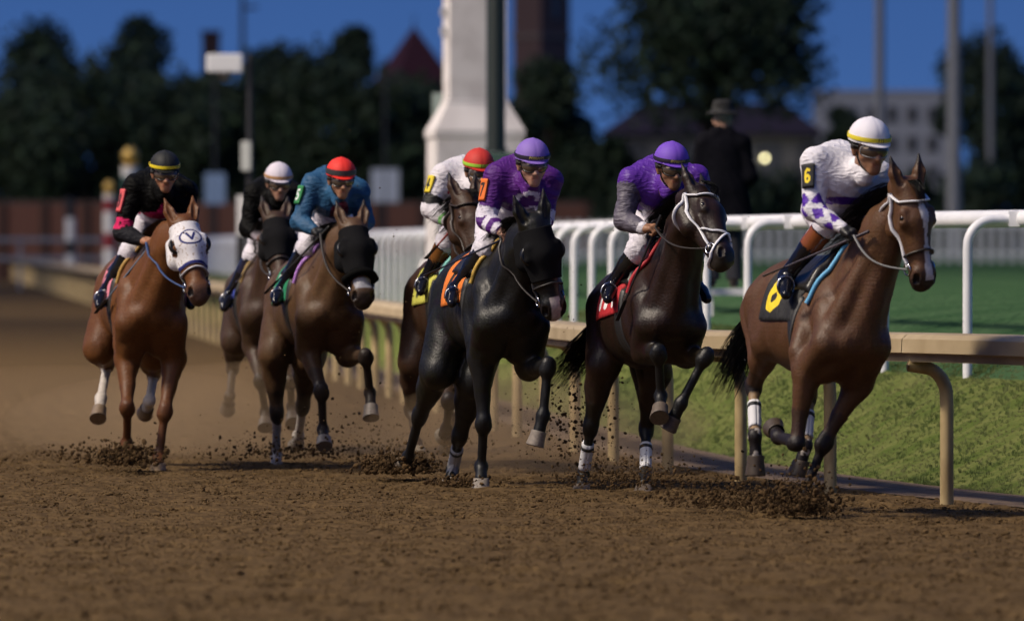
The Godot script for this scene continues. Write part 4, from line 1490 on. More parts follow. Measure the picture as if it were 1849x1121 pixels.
	for s in ["right_", "left_"]:
		var kn: Vector3 = J[s + "knee"]
		var an: Vector3 = J[s + "ankle"]
		var to: Vector3 = J[s + "toe"]
		var bo := Shape.new(kn.min(an).min(to) - Vector3.ONE * 0.12, kn.max(an).max(to) + Vector3.ONE * 0.12, 0.0095)
		bo.add(kn.lerp(an, 0.04), kn.lerp(an, 0.45), 0.076, 0.062, 0.006, 1)
		bo.add(kn.lerp(an, 0.4), an, 0.062, 0.044, 0.01, 0)
		bo.add(an, an.lerp(to, 0.5), 0.046, 0.045, 0.012, 0)
		bo.add(an.lerp(to, 0.5), to, 0.045, 0.032, 0.01, 0)
		var heel := an - (to - an) * 0.16 + Vector3(0, -0.035, 0)
		bo.add(heel, heel + Vector3(0.01, 0.02, 0), 0.03, 0.036, 0.01, 0)
		var bb := blank()
		bo.net(bb)
		var bc := PackedColorArray()
		bc.resize(bb.v.size())
		for n in bb.v.size():
			var down: float = (bb.p[n] - kn).dot((an - kn).normalized())
			bc[n] = R.boot_top if bb.id[n] == 1 and down < 0.17 and down > 0.045 else Color(0.011, 0.011, 0.013)
		bb.c = bc
		ruffle(bb, 0.003, 91)
		out.boots.append(bb)
		if s == "right_":
			var iron := []
			var mid := an.lerp(to, 0.62)
			for n in 13:
				var th := TAU * n / 12.0
				iron.append(mid + Vector3(0.0, -0.0 + 0.062 * sin(th) + 0.012, 0.056 * cos(th)))
			out.iron = tube(iron, [0.007], 6)
	# cap and goggles
	var dome := blank()
	for i in 17:
		for c in 49:
			var ph := lerpf(0.0, 1.68, i / 16.0)
			var th := TAU * c / 48.0
			var seam := 1.0 - 0.02 * exp(-pow(fposmod(c + 4.0, 8.0) - 4.0, 2.0) * 1.6) * sin(ph)
			var knob := 0.006 * exp(-ph * ph * 60.0)
			dome.v.append(ht * (Vector3(-0.012, 0.052, 0) + Vector3(cos(th) * 0.124 * sin(ph), cos(ph) * (0.112 + knob), sin(th) * 0.107 * sin(ph)) * seam))
	for i in 16:
		for c in 48:
			var p := i * 49 + c
			dome.i.append_array(PackedInt32Array([p, p + 1, p + 50, p, p + 50, p + 49]))
	vertex_normals(dome)
	out.cap = dome
	var peak := blank()
	for i in 7:
		for c in 21:
			var th := lerpf(-0.95, 0.95, c / 20.0)
			var e := i / 6.0
			var fr := cos(th / 0.95 * PI * 0.5)
			for sd in 2:
				peak.v.append(ht * (Vector3(-0.012, 0.047 - 0.012 * e - 0.004 * sd, 0) + Vector3(cos(th) * (0.12 + 0.036 * e * fr), 0.01 * (1.0 - fr) * e, sin(th) * (0.105 + 0.016 * e * fr))))
	for i in 6:
		for c in 20:
			for sd in 2:
				var p := (i * 21 + c) * 2 + sd
				peak.i.append_array(PackedInt32Array([p, p + 2, p + 44, p, p + 44, p + 42]))
	vertex_normals(peak)
	out.peak = peak
	var tall := 0.011 if key != "5" else 0.02
	var ring := blank()
	for i in 4:
		for c in 65:
			var th := TAU * c / 64.0 + PI
			var y: float = [-tall * 0.8, -tall, tall, tall * 0.8][i]
			var ph := acos(clampf((0.006 + y) / 0.112, -1.0, 1.0))
			var swell: float = [0.0, 0.0035, 0.0035, 0.0][i]
			ring.v.append(ht * (Vector3(-0.012, 0.052 + (0.012 if key != "5" else 0.02), 0) + Vector3(cos(th) * (0.124 * sin(ph) + swell + 0.001), y, sin(th) * (0.107 * sin(ph) + swell + 0.001))))
			ring.uv.append(Vector2(c / 64.0, 1.0 - i / 3.0))
	for i in 3:
		for c in 64:
			var p := i * 65 + c
			ring.i.append_array(PackedInt32Array([p, p + 1, p + 66, p, p + 66, p + 65]))
	vertex_normals(ring)
	out.band = ring
	var lens := blank()
	for i in 9:
		for c in 25:
			var th := lerpf(-1.15, 1.15, c / 24.0)
			var e := i / 8.0 * 2.0 - 1.0
			var nose := exp(-th * th * 30.0) * 0.012 if e < 0.0 else 0.0
			var bulge := 0.008 * (1.0 - e * e)
			var ll := 0.03 * (1.0 - 0.35 * pow(absf(th) / 1.15, 3.0))
			lens.v.append(ht * Vector3(0.014 + cos(th) * (0.094 + bulge), 0.002 + e * (ll - nose), sin(th) * (0.082 + bulge)))
	for i in 8:
		for c in 24:
			var p := i * 25 + c
			lens.i.append_array(PackedInt32Array([p, p + 1, p + 26, p, p + 26, p + 25]))
	vertex_normals(lens)
	out.lens = lens
	var rim := []
	for c in 25:
		rim.append(lens.v[c])
	for i in range(1, 8):
		rim.append(lens.v[i * 25 + 24])
	for c in 25:
		rim.append(lens.v[8 * 25 + 24 - c])
	for i in range(7, -1, -1):
		rim.append(lens.v[i * 25])
	out.rim = tube(rim, [0.0045], 6)
	var strap := []
	for c in 33:
		var th := lerpf(1.1, TAU - 1.1, c / 32.0)
		strap.append(ht * Vector3(-0.008 + cos(th) * 0.107, 0.02, sin(th) * 0.094))
	out.strap = tube(strap, [0.009], 6, 0.4, up)
	var chin := []
	for c in 17:
		var th := lerpf(-1.57, 1.57, c / 16.0)
		chin.append(ht * Vector3(0.0 + 0.04 * cos(th), 0.0 - 0.116 * cos(th), 0.078 * sin(th)))
	out.chin = tube(chin, [0.005], 6)
	# the number on the sleeve
	var sh: Vector3 = J.right_shoulder
	var el: Vector3 = J.right_elbow
	if R.number != "" and key != "3":
		out.patch = lay_round(j, sh.lerp(el, 0.14), sh.lerp(el, 0.62), Vector3(0.6, 0.1, 0.8) if key == "6" else Vector3(0.3, 0.15, 0.95), -0.5, 0.5, 10, 12, 0.019, 0.2, 0.07)
	out.cuffs = []
	# the riding whip
	var tip: Vector3 = J.tip
	var grip: Vector3 = J.right_hand + Vector3(-0.02, -0.02, 0)
	var w: Vector3 = (tip - grip).normalized()
	out.whip = tube([grip - w * 0.12, grip - w * 0.1, grip + w * 0.1, grip.lerp(tip, 0.7), tip], [0.011, 0.011, 0.0085, 0.006, 0.005], 8)
	out.whip_flap = tube([tip - w * 0.1, tip + w * 0.06], [0.018, 0.02], 8, 0.25)
	return out


# folds that run aslant, and a little billowing
static func ruffle(g: Dictionary, amount: float, seed_: int) -> void:
	var n := FastNoiseLite.new()
	n.seed = seed_
	n.frequency = 4.0
	n.fractal_octaves = 2
	n.fractal_gain = 0.4
	n.fractal_type = FastNoiseLite.FRACTAL_RIDGED
	var v: PackedVector3Array = g.v
	for k in v.size():
		var p := v[k]
		v[k] += g.n[k] * amount * (n.get_noise_3d(p.x * 1.5 + p.y * 0.9, p.y * 0.9 - p.z * 0.9, p.z * 0.45 + p.x * 0.3) - 0.1)
	g.v = v
	vertex_normals(g)


func silk_at(key: String, id: int, p: Vector3, n: Vector3, J: Dictionary) -> Color:
	var s := "right_" if id == 1 or id == 2 else "left_"
	var sh: Vector3 = J[s + "shoulder"]
	var el: Vector3 = J[s + "elbow"]
	var wr: Vector3 = J[s + "wrist"]
	var t := 0.0
	if id == 1 or id == 3:
		t = clampf((p - sh).dot(el - sh) / (el - sh).length_squared(), 0.0, 1.0)
	elif id > 0:
		t = 1.0 + clampf((p - el).dot(wr - el) / (wr - el).length_squared(), 0.0, 1.1)
	var ax := (el - sh).normalized() if t < 1.0 else (wr - el).normalized()
	var e := Vector3(0.6, 0, 0.8 if s == "right_" else -0.8)
	e = (e - ax * e.dot(ax)).normalized()
	var off := p - (sh if t < 1.0 else el)
	off -= ax * off.dot(ax)
	var about := atan2(off.dot(ax.cross(e)), off.dot(e))
	var mid: Vector3 = (J.right_shoulder + J.left_shoulder) * 0.5
	var hem := mid.y - p.y
	match key:
		"6":
			var white := Color(0.72, 0.7, 0.75)
			var purple := Color(0.09, 0.02, 0.34)
			if t > 0.66:
				var u := (t - 0.66) / 0.44
				var a := absf(fposmod(u, 1.0) - 0.5) * 2.0
				var b := absf(fposmod(about / 1.57 + 0.15 + 0.5 * floorf(u), 1.0) - 0.5) * 2.0
				if t < 1.85 and a + b < 0.92 and fposmod(floorf(u), 2.0) < 1.5:
					return purple
			if id == 0 and hem > 0.17 and hem < 0.21 and n.y < 0.3:
				return purple
			return white
		"1A":
			if id > 0 and t > 0.08:
				return Color(0.045, 0.04, 0.06) if t > 0.9 and t < 1.2 and absf(about) > 1.0 else Color(0.115, 0.105, 0.135) if t < 1.9 else Color(0.65, 0.63, 0.68)
			return Color(0.095, 0.025, 0.29) if hem < 0.2 else Color(0.03, 0.028, 0.04)
		"7":
			var purple := Color(0.085, 0.014, 0.175)
			var white := Color(0.66, 0.62, 0.72)
			if t > 0.72:
				var u := (t - 0.72) / 0.26
				return white if fposmod(u, 2.0) < 1.0 else purple
			if id == 0 and n.x > 0.1 and p.x > 0.15:
				var q := Vector2(p.z - mid.z - 0.0, p.y - mid.y + 0.155)
				var d := Vector2(q.x, q.y * 1.25).length()
				if absf(d - 0.068) < 0.017 and not (q.x < -0.03 and absf(q.y) < 0.03):
					return white
				if absf(q.x + 0.075) < 0.012 and q.y > 0.0 and q.y < 0.06:
					return white
			return purple
		"4":
			var white := Color(0.66, 0.63, 0.67)
			if t > 0.62 and t < 0.92:
				return Color(0.015, 0.014, 0.015)
			if t > 1.78 and t < 1.93:
				return Color(0.2, 0.5, 0.15)
			if id == 0 and n.x > 0.0 and hem > 0.08:
				var a := absf(fposmod(p.z * 9.0, 1.0) - 0.5) + absf(fposmod(p.y * 7.0, 1.0) - 0.5)
				if a < 0.33:
					return Color(0.35, 0.015, 0.025)
			return white
		"5":
			if id == 0 and n.x > 0.2 and hem > 0.1 and Vector2(p.z - mid.z + 0.02, hem - 0.17).length() < 0.07:
				return Color(0.12, 0.015, 0.03)
			return Color(0.022, 0.085, 0.18)
		"3":
			return Color(0.5, 0.45, 0.5) if t > 1.72 else Color(0.006, 0.006, 0.0065)
		"8":
			var pink := Color(0.6, 0.025, 0.12)
			if id > 0 and t > 0.72 and t < 0.97:
				var a := absf(fposmod(about * 1.4, 1.0) - 0.5)
				return pink if a + absf(t - 0.85) * 2.2 > 0.17 else Color(0.02, 0.012, 0.015)
			if t >= 0.97:
				return Color(0.018, 0.017, 0.02)
			if id == 0 and n.x > -0.2:
				var tri := absf(p.z - mid.z) + 0.02
				if hem > 0.17 or (hem > 0.1 and tri < (hem - 0.1) * 0.5 + 0.02):
					return pink
			return Color(0.006, 0.006, 0.0065)
	return Color(0.5, 0.5, 0.5)


func place_rider(key: String, D: Dictionary) -> void:
	var P: Dictionary = POSES[key]
	var R: Dictionary = RIDERS[key]
	var turn := deg_to_rad(P.a - 90.0)
	var base := Vector3(P.J.hip.x, P.J.right_toe.y - 0.04, P.J.hip.z)
	var at: Vector3 = P.pos + Basis(Vector3.UP, turn) * base
	var t := thing("person", R.label, "person", at, turn, "jockeys riding the racehorses")
	var off := Transform3D(Basis.IDENTITY, -base)
	var skin := painted(0.5)
	part("body", moved(D.body, off), skin, t)
	var silk := painted(0.5 if key in ["1A"] else 0.62)
	silk.normal_enabled = true
	silk.normal_texture = fold_bumps
	silk.normal_scale = 0.85
	silk.uv1_triplanar = true
	silk.uv1_scale = Vector3(3.0, 3.0, 3.0)
	silk.metallic_specular = 0.2 if key in ["3", "8"] else 0.4
	part("silks", moved(D.silks, off), silk, t)
	var br := mat(Color(0.66, 0.63, 0.7), 0.6)
	br.normal_enabled = true
	br.normal_texture = fold_bumps
	br.normal_scale = 0.9
	br.uv1_triplanar = true
	br.uv1_scale = Vector3(2.6, 2.6, 2.6)
	part("breeches", moved(D.breeches, off), br, t)
	var bm := painted(0.13)
	for g in D.boots:
		part("boot", moved(g, off), bm, t)
	part("stirrup_iron", moved(D.iron, off), mat(Color(0.5, 0.5, 0.52), 0.25, 1.0), t)
	var cap := part("cap", moved(D.cap, off), mat(R.cap, 0.68), t)
	part("peak", moved(D.peak, off), mat(R.cap, 0.5), cap)
	var im := Image.create(1024, 32, false, Image.FORMAT_RGB8)
	im.fill(R.band.linear_to_srgb())
	var ink: Color = R.band_ink.linear_to_srgb()
	if R.band_text != "":
		write_on(im, R.band_text, 478, 3, 30, 26, ink, 4.0)
	elif key in ["1A", "7"]:
		var rng := RandomNumberGenerator.new()
		rng.seed = 4
		for n in 18:
			im.fill_rect(Rect2i(440 + n * 8, 12 + rng.randi_range(-3, 2), 4, rng.randi_range(5, 10)), ink)
	im.flip_x()
	var band_m := mat(Color.WHITE, 0.5)
	band_m.albedo_texture = ImageTexture.create_from_image(im)
	part("cap_band", moved(D.band, off), band_m, cap)
	var gog := part("goggles", moved(D.lens, off), mat(Color(0.16, 0.12, 0.09), 0.08, 0.55), t)
	part("frame", moved(D.rim, off), mat(Color(0.3, 0.29, 0.28) if key in ["6", "4"] else Color(0.02, 0.02, 0.02), 0.2), gog)
	part("strap", moved(D.strap, off), mat(Color(0.02, 0.02, 0.02), 0.7), gog)
	part("chin_strap", moved(D.chin, off), mat(Color(0.02, 0.018, 0.017), 0.6), t)
	if D.has("patch"):
		var pm := print_cloth(R.patch, R.number, R.ink, 96, 128, 22, 26, 52, 76, 8.0, 0.7, false, true)
		part("arm_number", moved(D.patch, off), pm, t)
	var wt := thing("riding_whip", R.whip_label, "whip", at, turn, "riding whips in the jockeys' hands")
	var wm := part("shaft", moved(D.whip, off), mat(R.whip, 0.4), wt)
	part("flap", moved(D.whip_flap, off), mat(Color(0.02, 0.018, 0.018), 0.6), wt)

# ---------- the setting ----------
# plan of the inner rail, the turf rail: distance from the camera line, then how far to the right of it
const RAIL_PATH := [[24.0, 9.9], [36.0, 6.0], [40.0, 4.72], [44.0, 3.4], [46.0, 2.769], [48.24, 2.124], [50.5, 1.599], [52.6, 1.171], [54.7, 0.827], [57.4, 0.5], [60.2, 0.22], [62.5, 0.0], [70.0, -0.63], [77.8, -1.29], [86.0, -2.0], [295.0, -19.9], [420.0, -30.6]]
const TURF_PATH := [[24.0, 10.7], [43.6, 5.9], [49.0, 4.58], [51.5, 3.98], [54.0, 3.42], [56.6, 2.92], [59.2, 2.42], [61.7, 2.02], [64.3, 1.73], [66.9, 1.42], [69.4, 1.18], [72.0, 0.99], [74.6, 0.82], [77.1, 0.66], [128.6, -2.39], [218.0, -8.28], [300.0, -13.9], [420.0, -22.0]]


func along(path: Array, d: float) -> float:
	for k in path.size() - 1:
		if d <= path[k + 1][0] or k == path.size() - 2:
			var t := inverse_lerp(path[k][0], path[k + 1][0], d)
			if d > path[0][0] and d < 86.0 and k > 0 and k < path.size() - 2:
				return cubic_interpolate_in_time(path[k][1], path[k + 1][1], path[k - 1][1], path[k + 2][1], t, path[k + 1][0] - path[k][0], path[k - 1][0] - path[k][0], path[k + 2][0] - path[k][0])
			return lerpf(path[k][1], path[k + 1][1], t)
	return 0.0


func bank_height(x: float, d: float) -> float:
	var a := along(RAIL_PATH, d) + 1.1
	var b := along(TURF_PATH, d)
	if x < a:
		return 0.0
	if x < b:
		var t := (x - a) / (b - a)
		return 0.67 * lerpf(t, smoothstep(0.0, 1.0, t), 0.35)
	return 0.67 + 0.53 * (1.0 - exp(-(x - b) / 1.3))


func sheet(rows: PackedFloat32Array, cols: Callable, high: Callable, tint = null) -> Dictionary:
	var g := blank()
	var n := 0
	for d in rows:
		var xs: PackedFloat32Array = cols.call(d)
		n = xs.size()
		for x in xs:
			g.v.append(Vector3(x, high.call(x, d), -d))
			if tint != null:
				g.c.append(tint.call(x, d))
	for i in rows.size() - 1:
		for j in n - 1:
			var p := i * n + j
			g.i.append_array(PackedInt32Array([p, p + n, p + n + 1, p, p + n + 1, p + 1]))
	vertex_normals(g)
	return g


func steps(a: float, b: float, n: int, bend := 1.0) -> PackedFloat32Array:
	var out := PackedFloat32Array()
	for k in n + 1:
		out.append(lerpf(a, b, pow(float(k) / n, bend)))
	return out


func build_setting() -> void:
	var rough := FastNoiseLite.new()
	rough.seed = 2
	rough.frequency = 1.6
	rough.fractal_octaves = 5
	rough.fractal_gain = 0.6
	var fine := FastNoiseLite.new()
	fine.seed = 9
	fine.frequency = 9.0
	fine.fractal_octaves = 3
	var pits := FastNoiseLite.new()
	pits.seed = 6
	pits.frequency = 1.5
	pits.fractal_octaves = 2
	# dirt
	var dirt := mat(Color.WHITE, 0.95)
	dirt.metallic_specular = 0.2
	dirt.albedo_texture = mottle(Color(0.068, 0.042, 0.018), Color(0.132, 0.084, 0.037), 31, 0.02, 512, 6)
	dirt.uv1_triplanar = true
	dirt.uv1_world_triplanar = true
	dirt.uv1_scale = Vector3(0.7, 0.7, 0.7)
	dirt.normal_enabled = true
	dirt.normal_texture = bumps(33, 0.06, 9.0, 512)
	dirt.normal_scale = 0.6
	var d_rows := PackedFloat32Array()
	var dd := 24.0
	while dd < 70.0:
		d_rows.append(dd)
		dd += 0.055 * dd / 45.0
	while dd < 420.0:
		d_rows.append(dd)
		dd *= 1.03
	var near_cols := func(d: float) -> PackedFloat32Array:
		var r := along(RAIL_PATH, d) + 0.3
		var l := -0.086 * d
		var out := PackedFloat32Array([l - 60.0, l - 12.0])
		out.append_array(steps(l, minf(r - 0.01, 0.095 * d), 130))
		out.append(r)
		return out
	var dirt_h := func(x: float, d: float) -> float:
		if d > 80.0 or absf(x) > 0.1 * d:
			return 0.0
		var pit: float = pits.get_noise_2d(x, d * 0.55)
		return 0.02 * rough.get_noise_2d(x, d * 0.7) + 0.009 * fine.get_noise_2d(x, d) - 0.03 * smoothstep(0.22, 0.5, pit) + 0.012 * smoothstep(0.05, 0.2, pit) * (1.0 - smoothstep(0.2, 0.3, pit))
	var o := part("track", sheet(d_rows, near_cols, dirt_h), dirt, self)
	tag(o, "brown harrowed dirt racetrack", "track", "", "structure")
	# the packed strip under and behind the rail
	var strip := mat(Color.WHITE, 0.95)
	strip.albedo_texture = mottle(Color(0.095, 0.06, 0.035), Color(0.17, 0.115, 0.075), 35, 0.02, 256, 5)
	strip.uv1_triplanar = true
	strip.uv1_world_triplanar = true
	strip.uv1_scale = Vector3(0.8, 0.8, 0.8)
	strip.normal_enabled = true
	strip.normal_texture = bumps(36, 0.05, 5.0)
	var s_rows := steps(24.0, 420.0, 200, 1.8)
	var strip_cols := func(d: float) -> PackedFloat32Array:
		var r := along(RAIL_PATH, d)
		return steps(r + 0.3, r + 1.1, 8)
	var strip_h := func(x: float, d: float) -> float:
		var w: float = x - along(RAIL_PATH, d)
		return 0.004 + 0.012 * rough.get_noise_2d(x, d) * sin(PI * clampf((w - 0.3) / 0.8, 0.0, 1.0))
	o = part("rail_path", sheet(s_rows, strip_cols, strip_h), strip, self)
	tag(o, "packed pale dirt strip behind the inner rail", "path", "", "structure")
	# grass bank and turf course
	var grass := mat(Color.WHITE, 0.95)
	grass.metallic_specular = 0.1
	grass.albedo_texture = mottle(Color(0.076, 0.107, 0.024), Color(0.15, 0.163, 0.052), 41, 0.015, 512, 5)
	grass.uv1_triplanar = true
	grass.uv1_world_triplanar = true
	grass.uv1_scale = Vector3(0.35, 0.35, 0.35)
	grass.normal_enabled = true
	grass.normal_texture = bumps(43, 0.08, 4.0, 512)
	var turf := mat(Color.WHITE, 0.95)
	turf.metallic_specular = 0.1
	turf.albedo_texture = mottle(Color(0.036, 0.082, 0.034), Color(0.056, 0.108, 0.048), 45, 0.01, 256, 4)
	turf.uv1_triplanar = true
	turf.uv1_world_triplanar = true
	turf.uv1_scale = Vector3(0.2, 0.2, 0.2)
	turf.normal_enabled = true
	turf.normal_texture = grass.normal_texture
	var bank_cols := func(d: float) -> PackedFloat32Array:
		return steps(along(RAIL_PATH, d) + 1.1, along(TURF_PATH, d), 26)
	var turf_cols := func(d: float) -> PackedFloat32Array:
		var w := along(TURF_PATH, d)
		return PackedFloat32Array([w, w + 0.15, w + 0.4, w + 0.8, w + 1.4, w + 2.2, w + 3.4, w + 5.0, w + 9.0, w + 25.0, w + 120.0])
	var grass_h := func(x: float, d: float) -> float:
		var r: float = along(RAIL_PATH, d) + 1.1
		return bank_height(x, d) + (0.014 * rough.get_noise_2d(x * 0.9, d * 0.9) + 0.012 * fine.get_noise_2d(x, d) if x > r + 0.01 and d < 100.0 else 0.0)
	var g_rows := PackedFloat32Array()
	dd = 24.0
	while dd < 420.0:
		g_rows.append(dd)
		dd *= 1.004 if dd < 75.0 else 1.03
	o = part("grass_bank", sheet(g_rows, bank_cols, grass_h), grass, self)
	tag(o, "grass bank rising behind the inner rail", "grass", "", "structure")
	o = part("turf", sheet(g_rows, turf_cols, grass_h), turf, self)
	tag(o, "flat dark green turf course beyond the white rail", "grass", "", "structure")
	# the land beyond, out to the horizon
	var far_mat := mat(Color.WHITE, 1.0)
	far_mat.albedo_texture = mottle(Color(0.02, 0.045, 0.01), Color(0.05, 0.08, 0.022), 51, 0.02)
	far_mat.uv1_triplanar = true
	far_mat.uv1_world_triplanar = true
	far_mat.uv1_scale = Vector3(0.04, 0.04, 0.04)
	var land := blank()
	land = box(Vector3(-900, -0.6, -3500), Vector3(900, -0.05, 60), land)
	o = part("ground", land, far_mat, self)
	tag(o, "dark ground reaching to the horizon", "ground", "", "structure")
	build_rails()
	build_background()


func build_rails() -> void:
	# the inner rail: a tan cover that overhangs the track on goose-neck posts
	var tan := mat(Color.WHITE, 0.55)
	tan.albedo_texture = mottle(Color(0.33, 0.25, 0.14), Color(0.44, 0.345, 0.21), 61, 0.01, 256, 5)
	tan.uv1_triplanar = true
	tan.uv1_world_triplanar = true
	tan.uv1_scale = Vector3(0.6, 0.6, 0.6)
	var post_m := mat(Color.WHITE, 0.6)
	post_m.albedo_texture = mottle(Color(0.3, 0.215, 0.1), Color(0.46, 0.35, 0.18), 63, 0.02, 256, 5)
	post_m.uv1_triplanar = true
	post_m.uv1_world_triplanar = true
	post_m.uv1_scale = Vector3(1.1, 0.5, 1.1)
	var t := thing("inner_rail", "tan inner racetrack rail on goose-neck posts along the dirt", "rail", Vector3(along(RAIL_PATH, 48.0), 0, -48.0))
	var org := t.position
	var ds := []
	var d := 39.28
	while d < 400.0:
		ds.append(d)
		var sl: float = (along(RAIL_PATH, d + 0.2) - along(RAIL_PATH, d)) / 0.2
		d += 2.34 / sqrt(1.0 + sl * sl)
	for k in ds.size():
		var dk: float = ds[k]
		var p := Vector3(along(RAIL_PATH, dk), 0, -dk) - org
		var q := Vector3(along(RAIL_PATH, dk + 0.3), 0, -dk - 0.3) - org
		var fw := (q - p).normalized()
		var left := Vector3(fw.z, 0, -fw.x)
		if left.x > 0.0:
			left = -left
		var pts := []
		for h in [-0.1, 0.3, 0.62]:
			pts.append(p + Vector3.UP * h)
		for n in 7:
			var a := PI * 0.5 * (n + 1) / 7.0
			pts.append(p + left * 0.16 * (1.0 - cos(a)) + Vector3.UP * (0.68 + 0.2 * sin(a)))
		pts.append(p + left * 0.26 + Vector3.UP * 0.895)
		part("post", tube(pts, [0.044, 0.043, 0.043, 0.043, 0.043, 0.043, 0.043, 0.042, 0.042, 0.041, 0.041], 12 if dk < 90.0 else 6), post_m, t)
		if k < ds.size() - 1:
			var seg := blank()
			var under := blank()
			var m := 5
			var prof := [Vector2(0.12, 1.005), Vector2(0.12, 1.03), Vector2(0.15, 1.05), Vector2(0.3, 1.055), Vector2(0.4, 1.045), Vector2(0.435, 1.015), Vector2(0.44, 0.928), Vector2(0.43, 0.922), Vector2(0.425, 0.94), Vector2(0.4, 0.97), Vector2(0.14, 0.985)]
			for n in m + 1:
				var dn: float = lerpf(dk, ds[k + 1], n / float(m))
				if n == 0:
					dn += 0.006
				elif n == m:
					dn -= 0.006
				var c := Vector3(along(RAIL_PATH, dn), 0, -dn) - org
				var c2 := Vector3(along(RAIL_PATH, dn + 0.3), 0, -dn - 0.3) - org
				var l2 := Vector3((c2 - c).normalized().z, 0, -(c2 - c).normalized().x)
				if l2.x > 0.0:
					l2 = -l2
				var up := 0.055 * (1.0 - smoothstep(44.0, 53.0, dn))
				for w in prof:
					seg.v.append(c + l2 * (w.x - 0.13) + Vector3.UP * (w.y + up))
				for w in [Vector2(0.16, 0.965), Vector2(0.39, 0.955), Vector2(0.385, 0.87), Vector2(0.17, 0.88)]:
					under.v.append(c + l2 * (w.x - 0.13) + Vector3.UP * (w.y + up))
			var np := prof.size()
			for n in m:
				for w in np:
					var a := n * np + w
					var b := n * np + (w + 1) % np
					seg.i.append_array(PackedInt32Array([a, b, b + np, a, b + np, a + np]))
				for w in 4:
					var a := n * 4 + w
					var b := n * 4 + (w + 1) % 4
					under.i.append_array(PackedInt32Array([a, b, b + 4, a, b + 4, a + 4]))
			flat(seg)
			flat(under)
			var cover := part("rail_cover", seg, tan, t)
			part("rail_beam", under, tan, cover)
	# the turf rail: white tube on posts whose arms bend over it
	var white := mat(Color.WHITE, 0.42)
	white.albedo_texture = mottle(Color(0.72, 0.72, 0.75), Color(0.82, 0.82, 0.84), 71, 0.012)
	white.uv1_triplanar = true
	white.uv1_world_triplanar = true
	white.uv1_scale = Vector3(0.5, 0.5, 0.5)
	var r := thing("turf_rail", "white turf-course rail on bent-arm posts behind the tan rail", "rail", Vector3(along(TURF_PATH, 54.0), 0.67, -54.0))
	org = r.position
	ds = []
	d = 46.3
	while d < 300.0:
		ds.append(d)
		d += 2.56
	for k in ds.size():
		var dk: float = ds[k]
		var p := Vector3(along(TURF_PATH, dk), 0.67, -dk) - org
		var arm := Vector3(0.96, 0, -0.28)
		var pts := [p + Vector3.DOWN * 0.2, p + Vector3.UP * 0.4, p + Vector3.UP * 0.95]
		for n in 8:
			var a := PI * 0.5 * (n + 1) / 8.0
			pts.append(p + arm * 0.2 * (1.0 - cos(a)) + Vector3.UP * (0.98 + 0.2 * sin(a)))
		pts.append(p + arm * 0.38 + Vector3.UP * 1.185)
		var po := part("post", tube(pts, [0.036], 12 if dk < 90.0 else 6), white, r)
		part("clamp", box(p + arm * 0.36 + Vector3(-0.03, 1.13, -0.05), p + arm * 0.36 + Vector3(0.05, 1.245, 0.05)), white, po)
		if k < ds.size() - 1:
			var q := Vector3(along(TURF_PATH, ds[k + 1]), 0.67, -ds[k + 1]) - org
			var a0 := p + arm * 0.44 + Vector3.UP * 1.19
			var a1 := q + arm * 0.44 + Vector3.UP * 1.19
			var dirv := (a1 - a0).normalized()
			part("rail_tube", tube([a0 + dirv * 0.004, a0.lerp(a1, 0.5), a1 - dirv * 0.004], [0.068], 14 if dk < 90.0 else 8), white, r)


# flat-shaded copy of g
func flat(g: Dictionary) -> void:
	var v := PackedVector3Array()
	var n := PackedVector3Array()
	var i := PackedInt32Array()
	for t in range(0, g.i.size(), 3):
		var a: Vector3 = g.v[g.i[t]]
		var b: Vector3 = g.v[g.i[t + 1]]
		var c: Vector3 = g.v[g.i[t + 2]]
		var f := (c - a).cross(b - a).normalized()
		for q in [a, b, c]:
			i.append(v.size())
			v.append(q)
			n.append(f)
	g.v = v
	g.n = n
	g.i = i


func build_background() -> void:
	build_man()
	build_pillar()
	build_poles()
	build_far_fences()
	build_buildings()
	build_trees()


func slab(called: String, lo: Vector3, hi: Vector3, m: Material, parent: Node3D) -> MeshInstance3D:
	return part(called, box(lo, hi), m, parent)


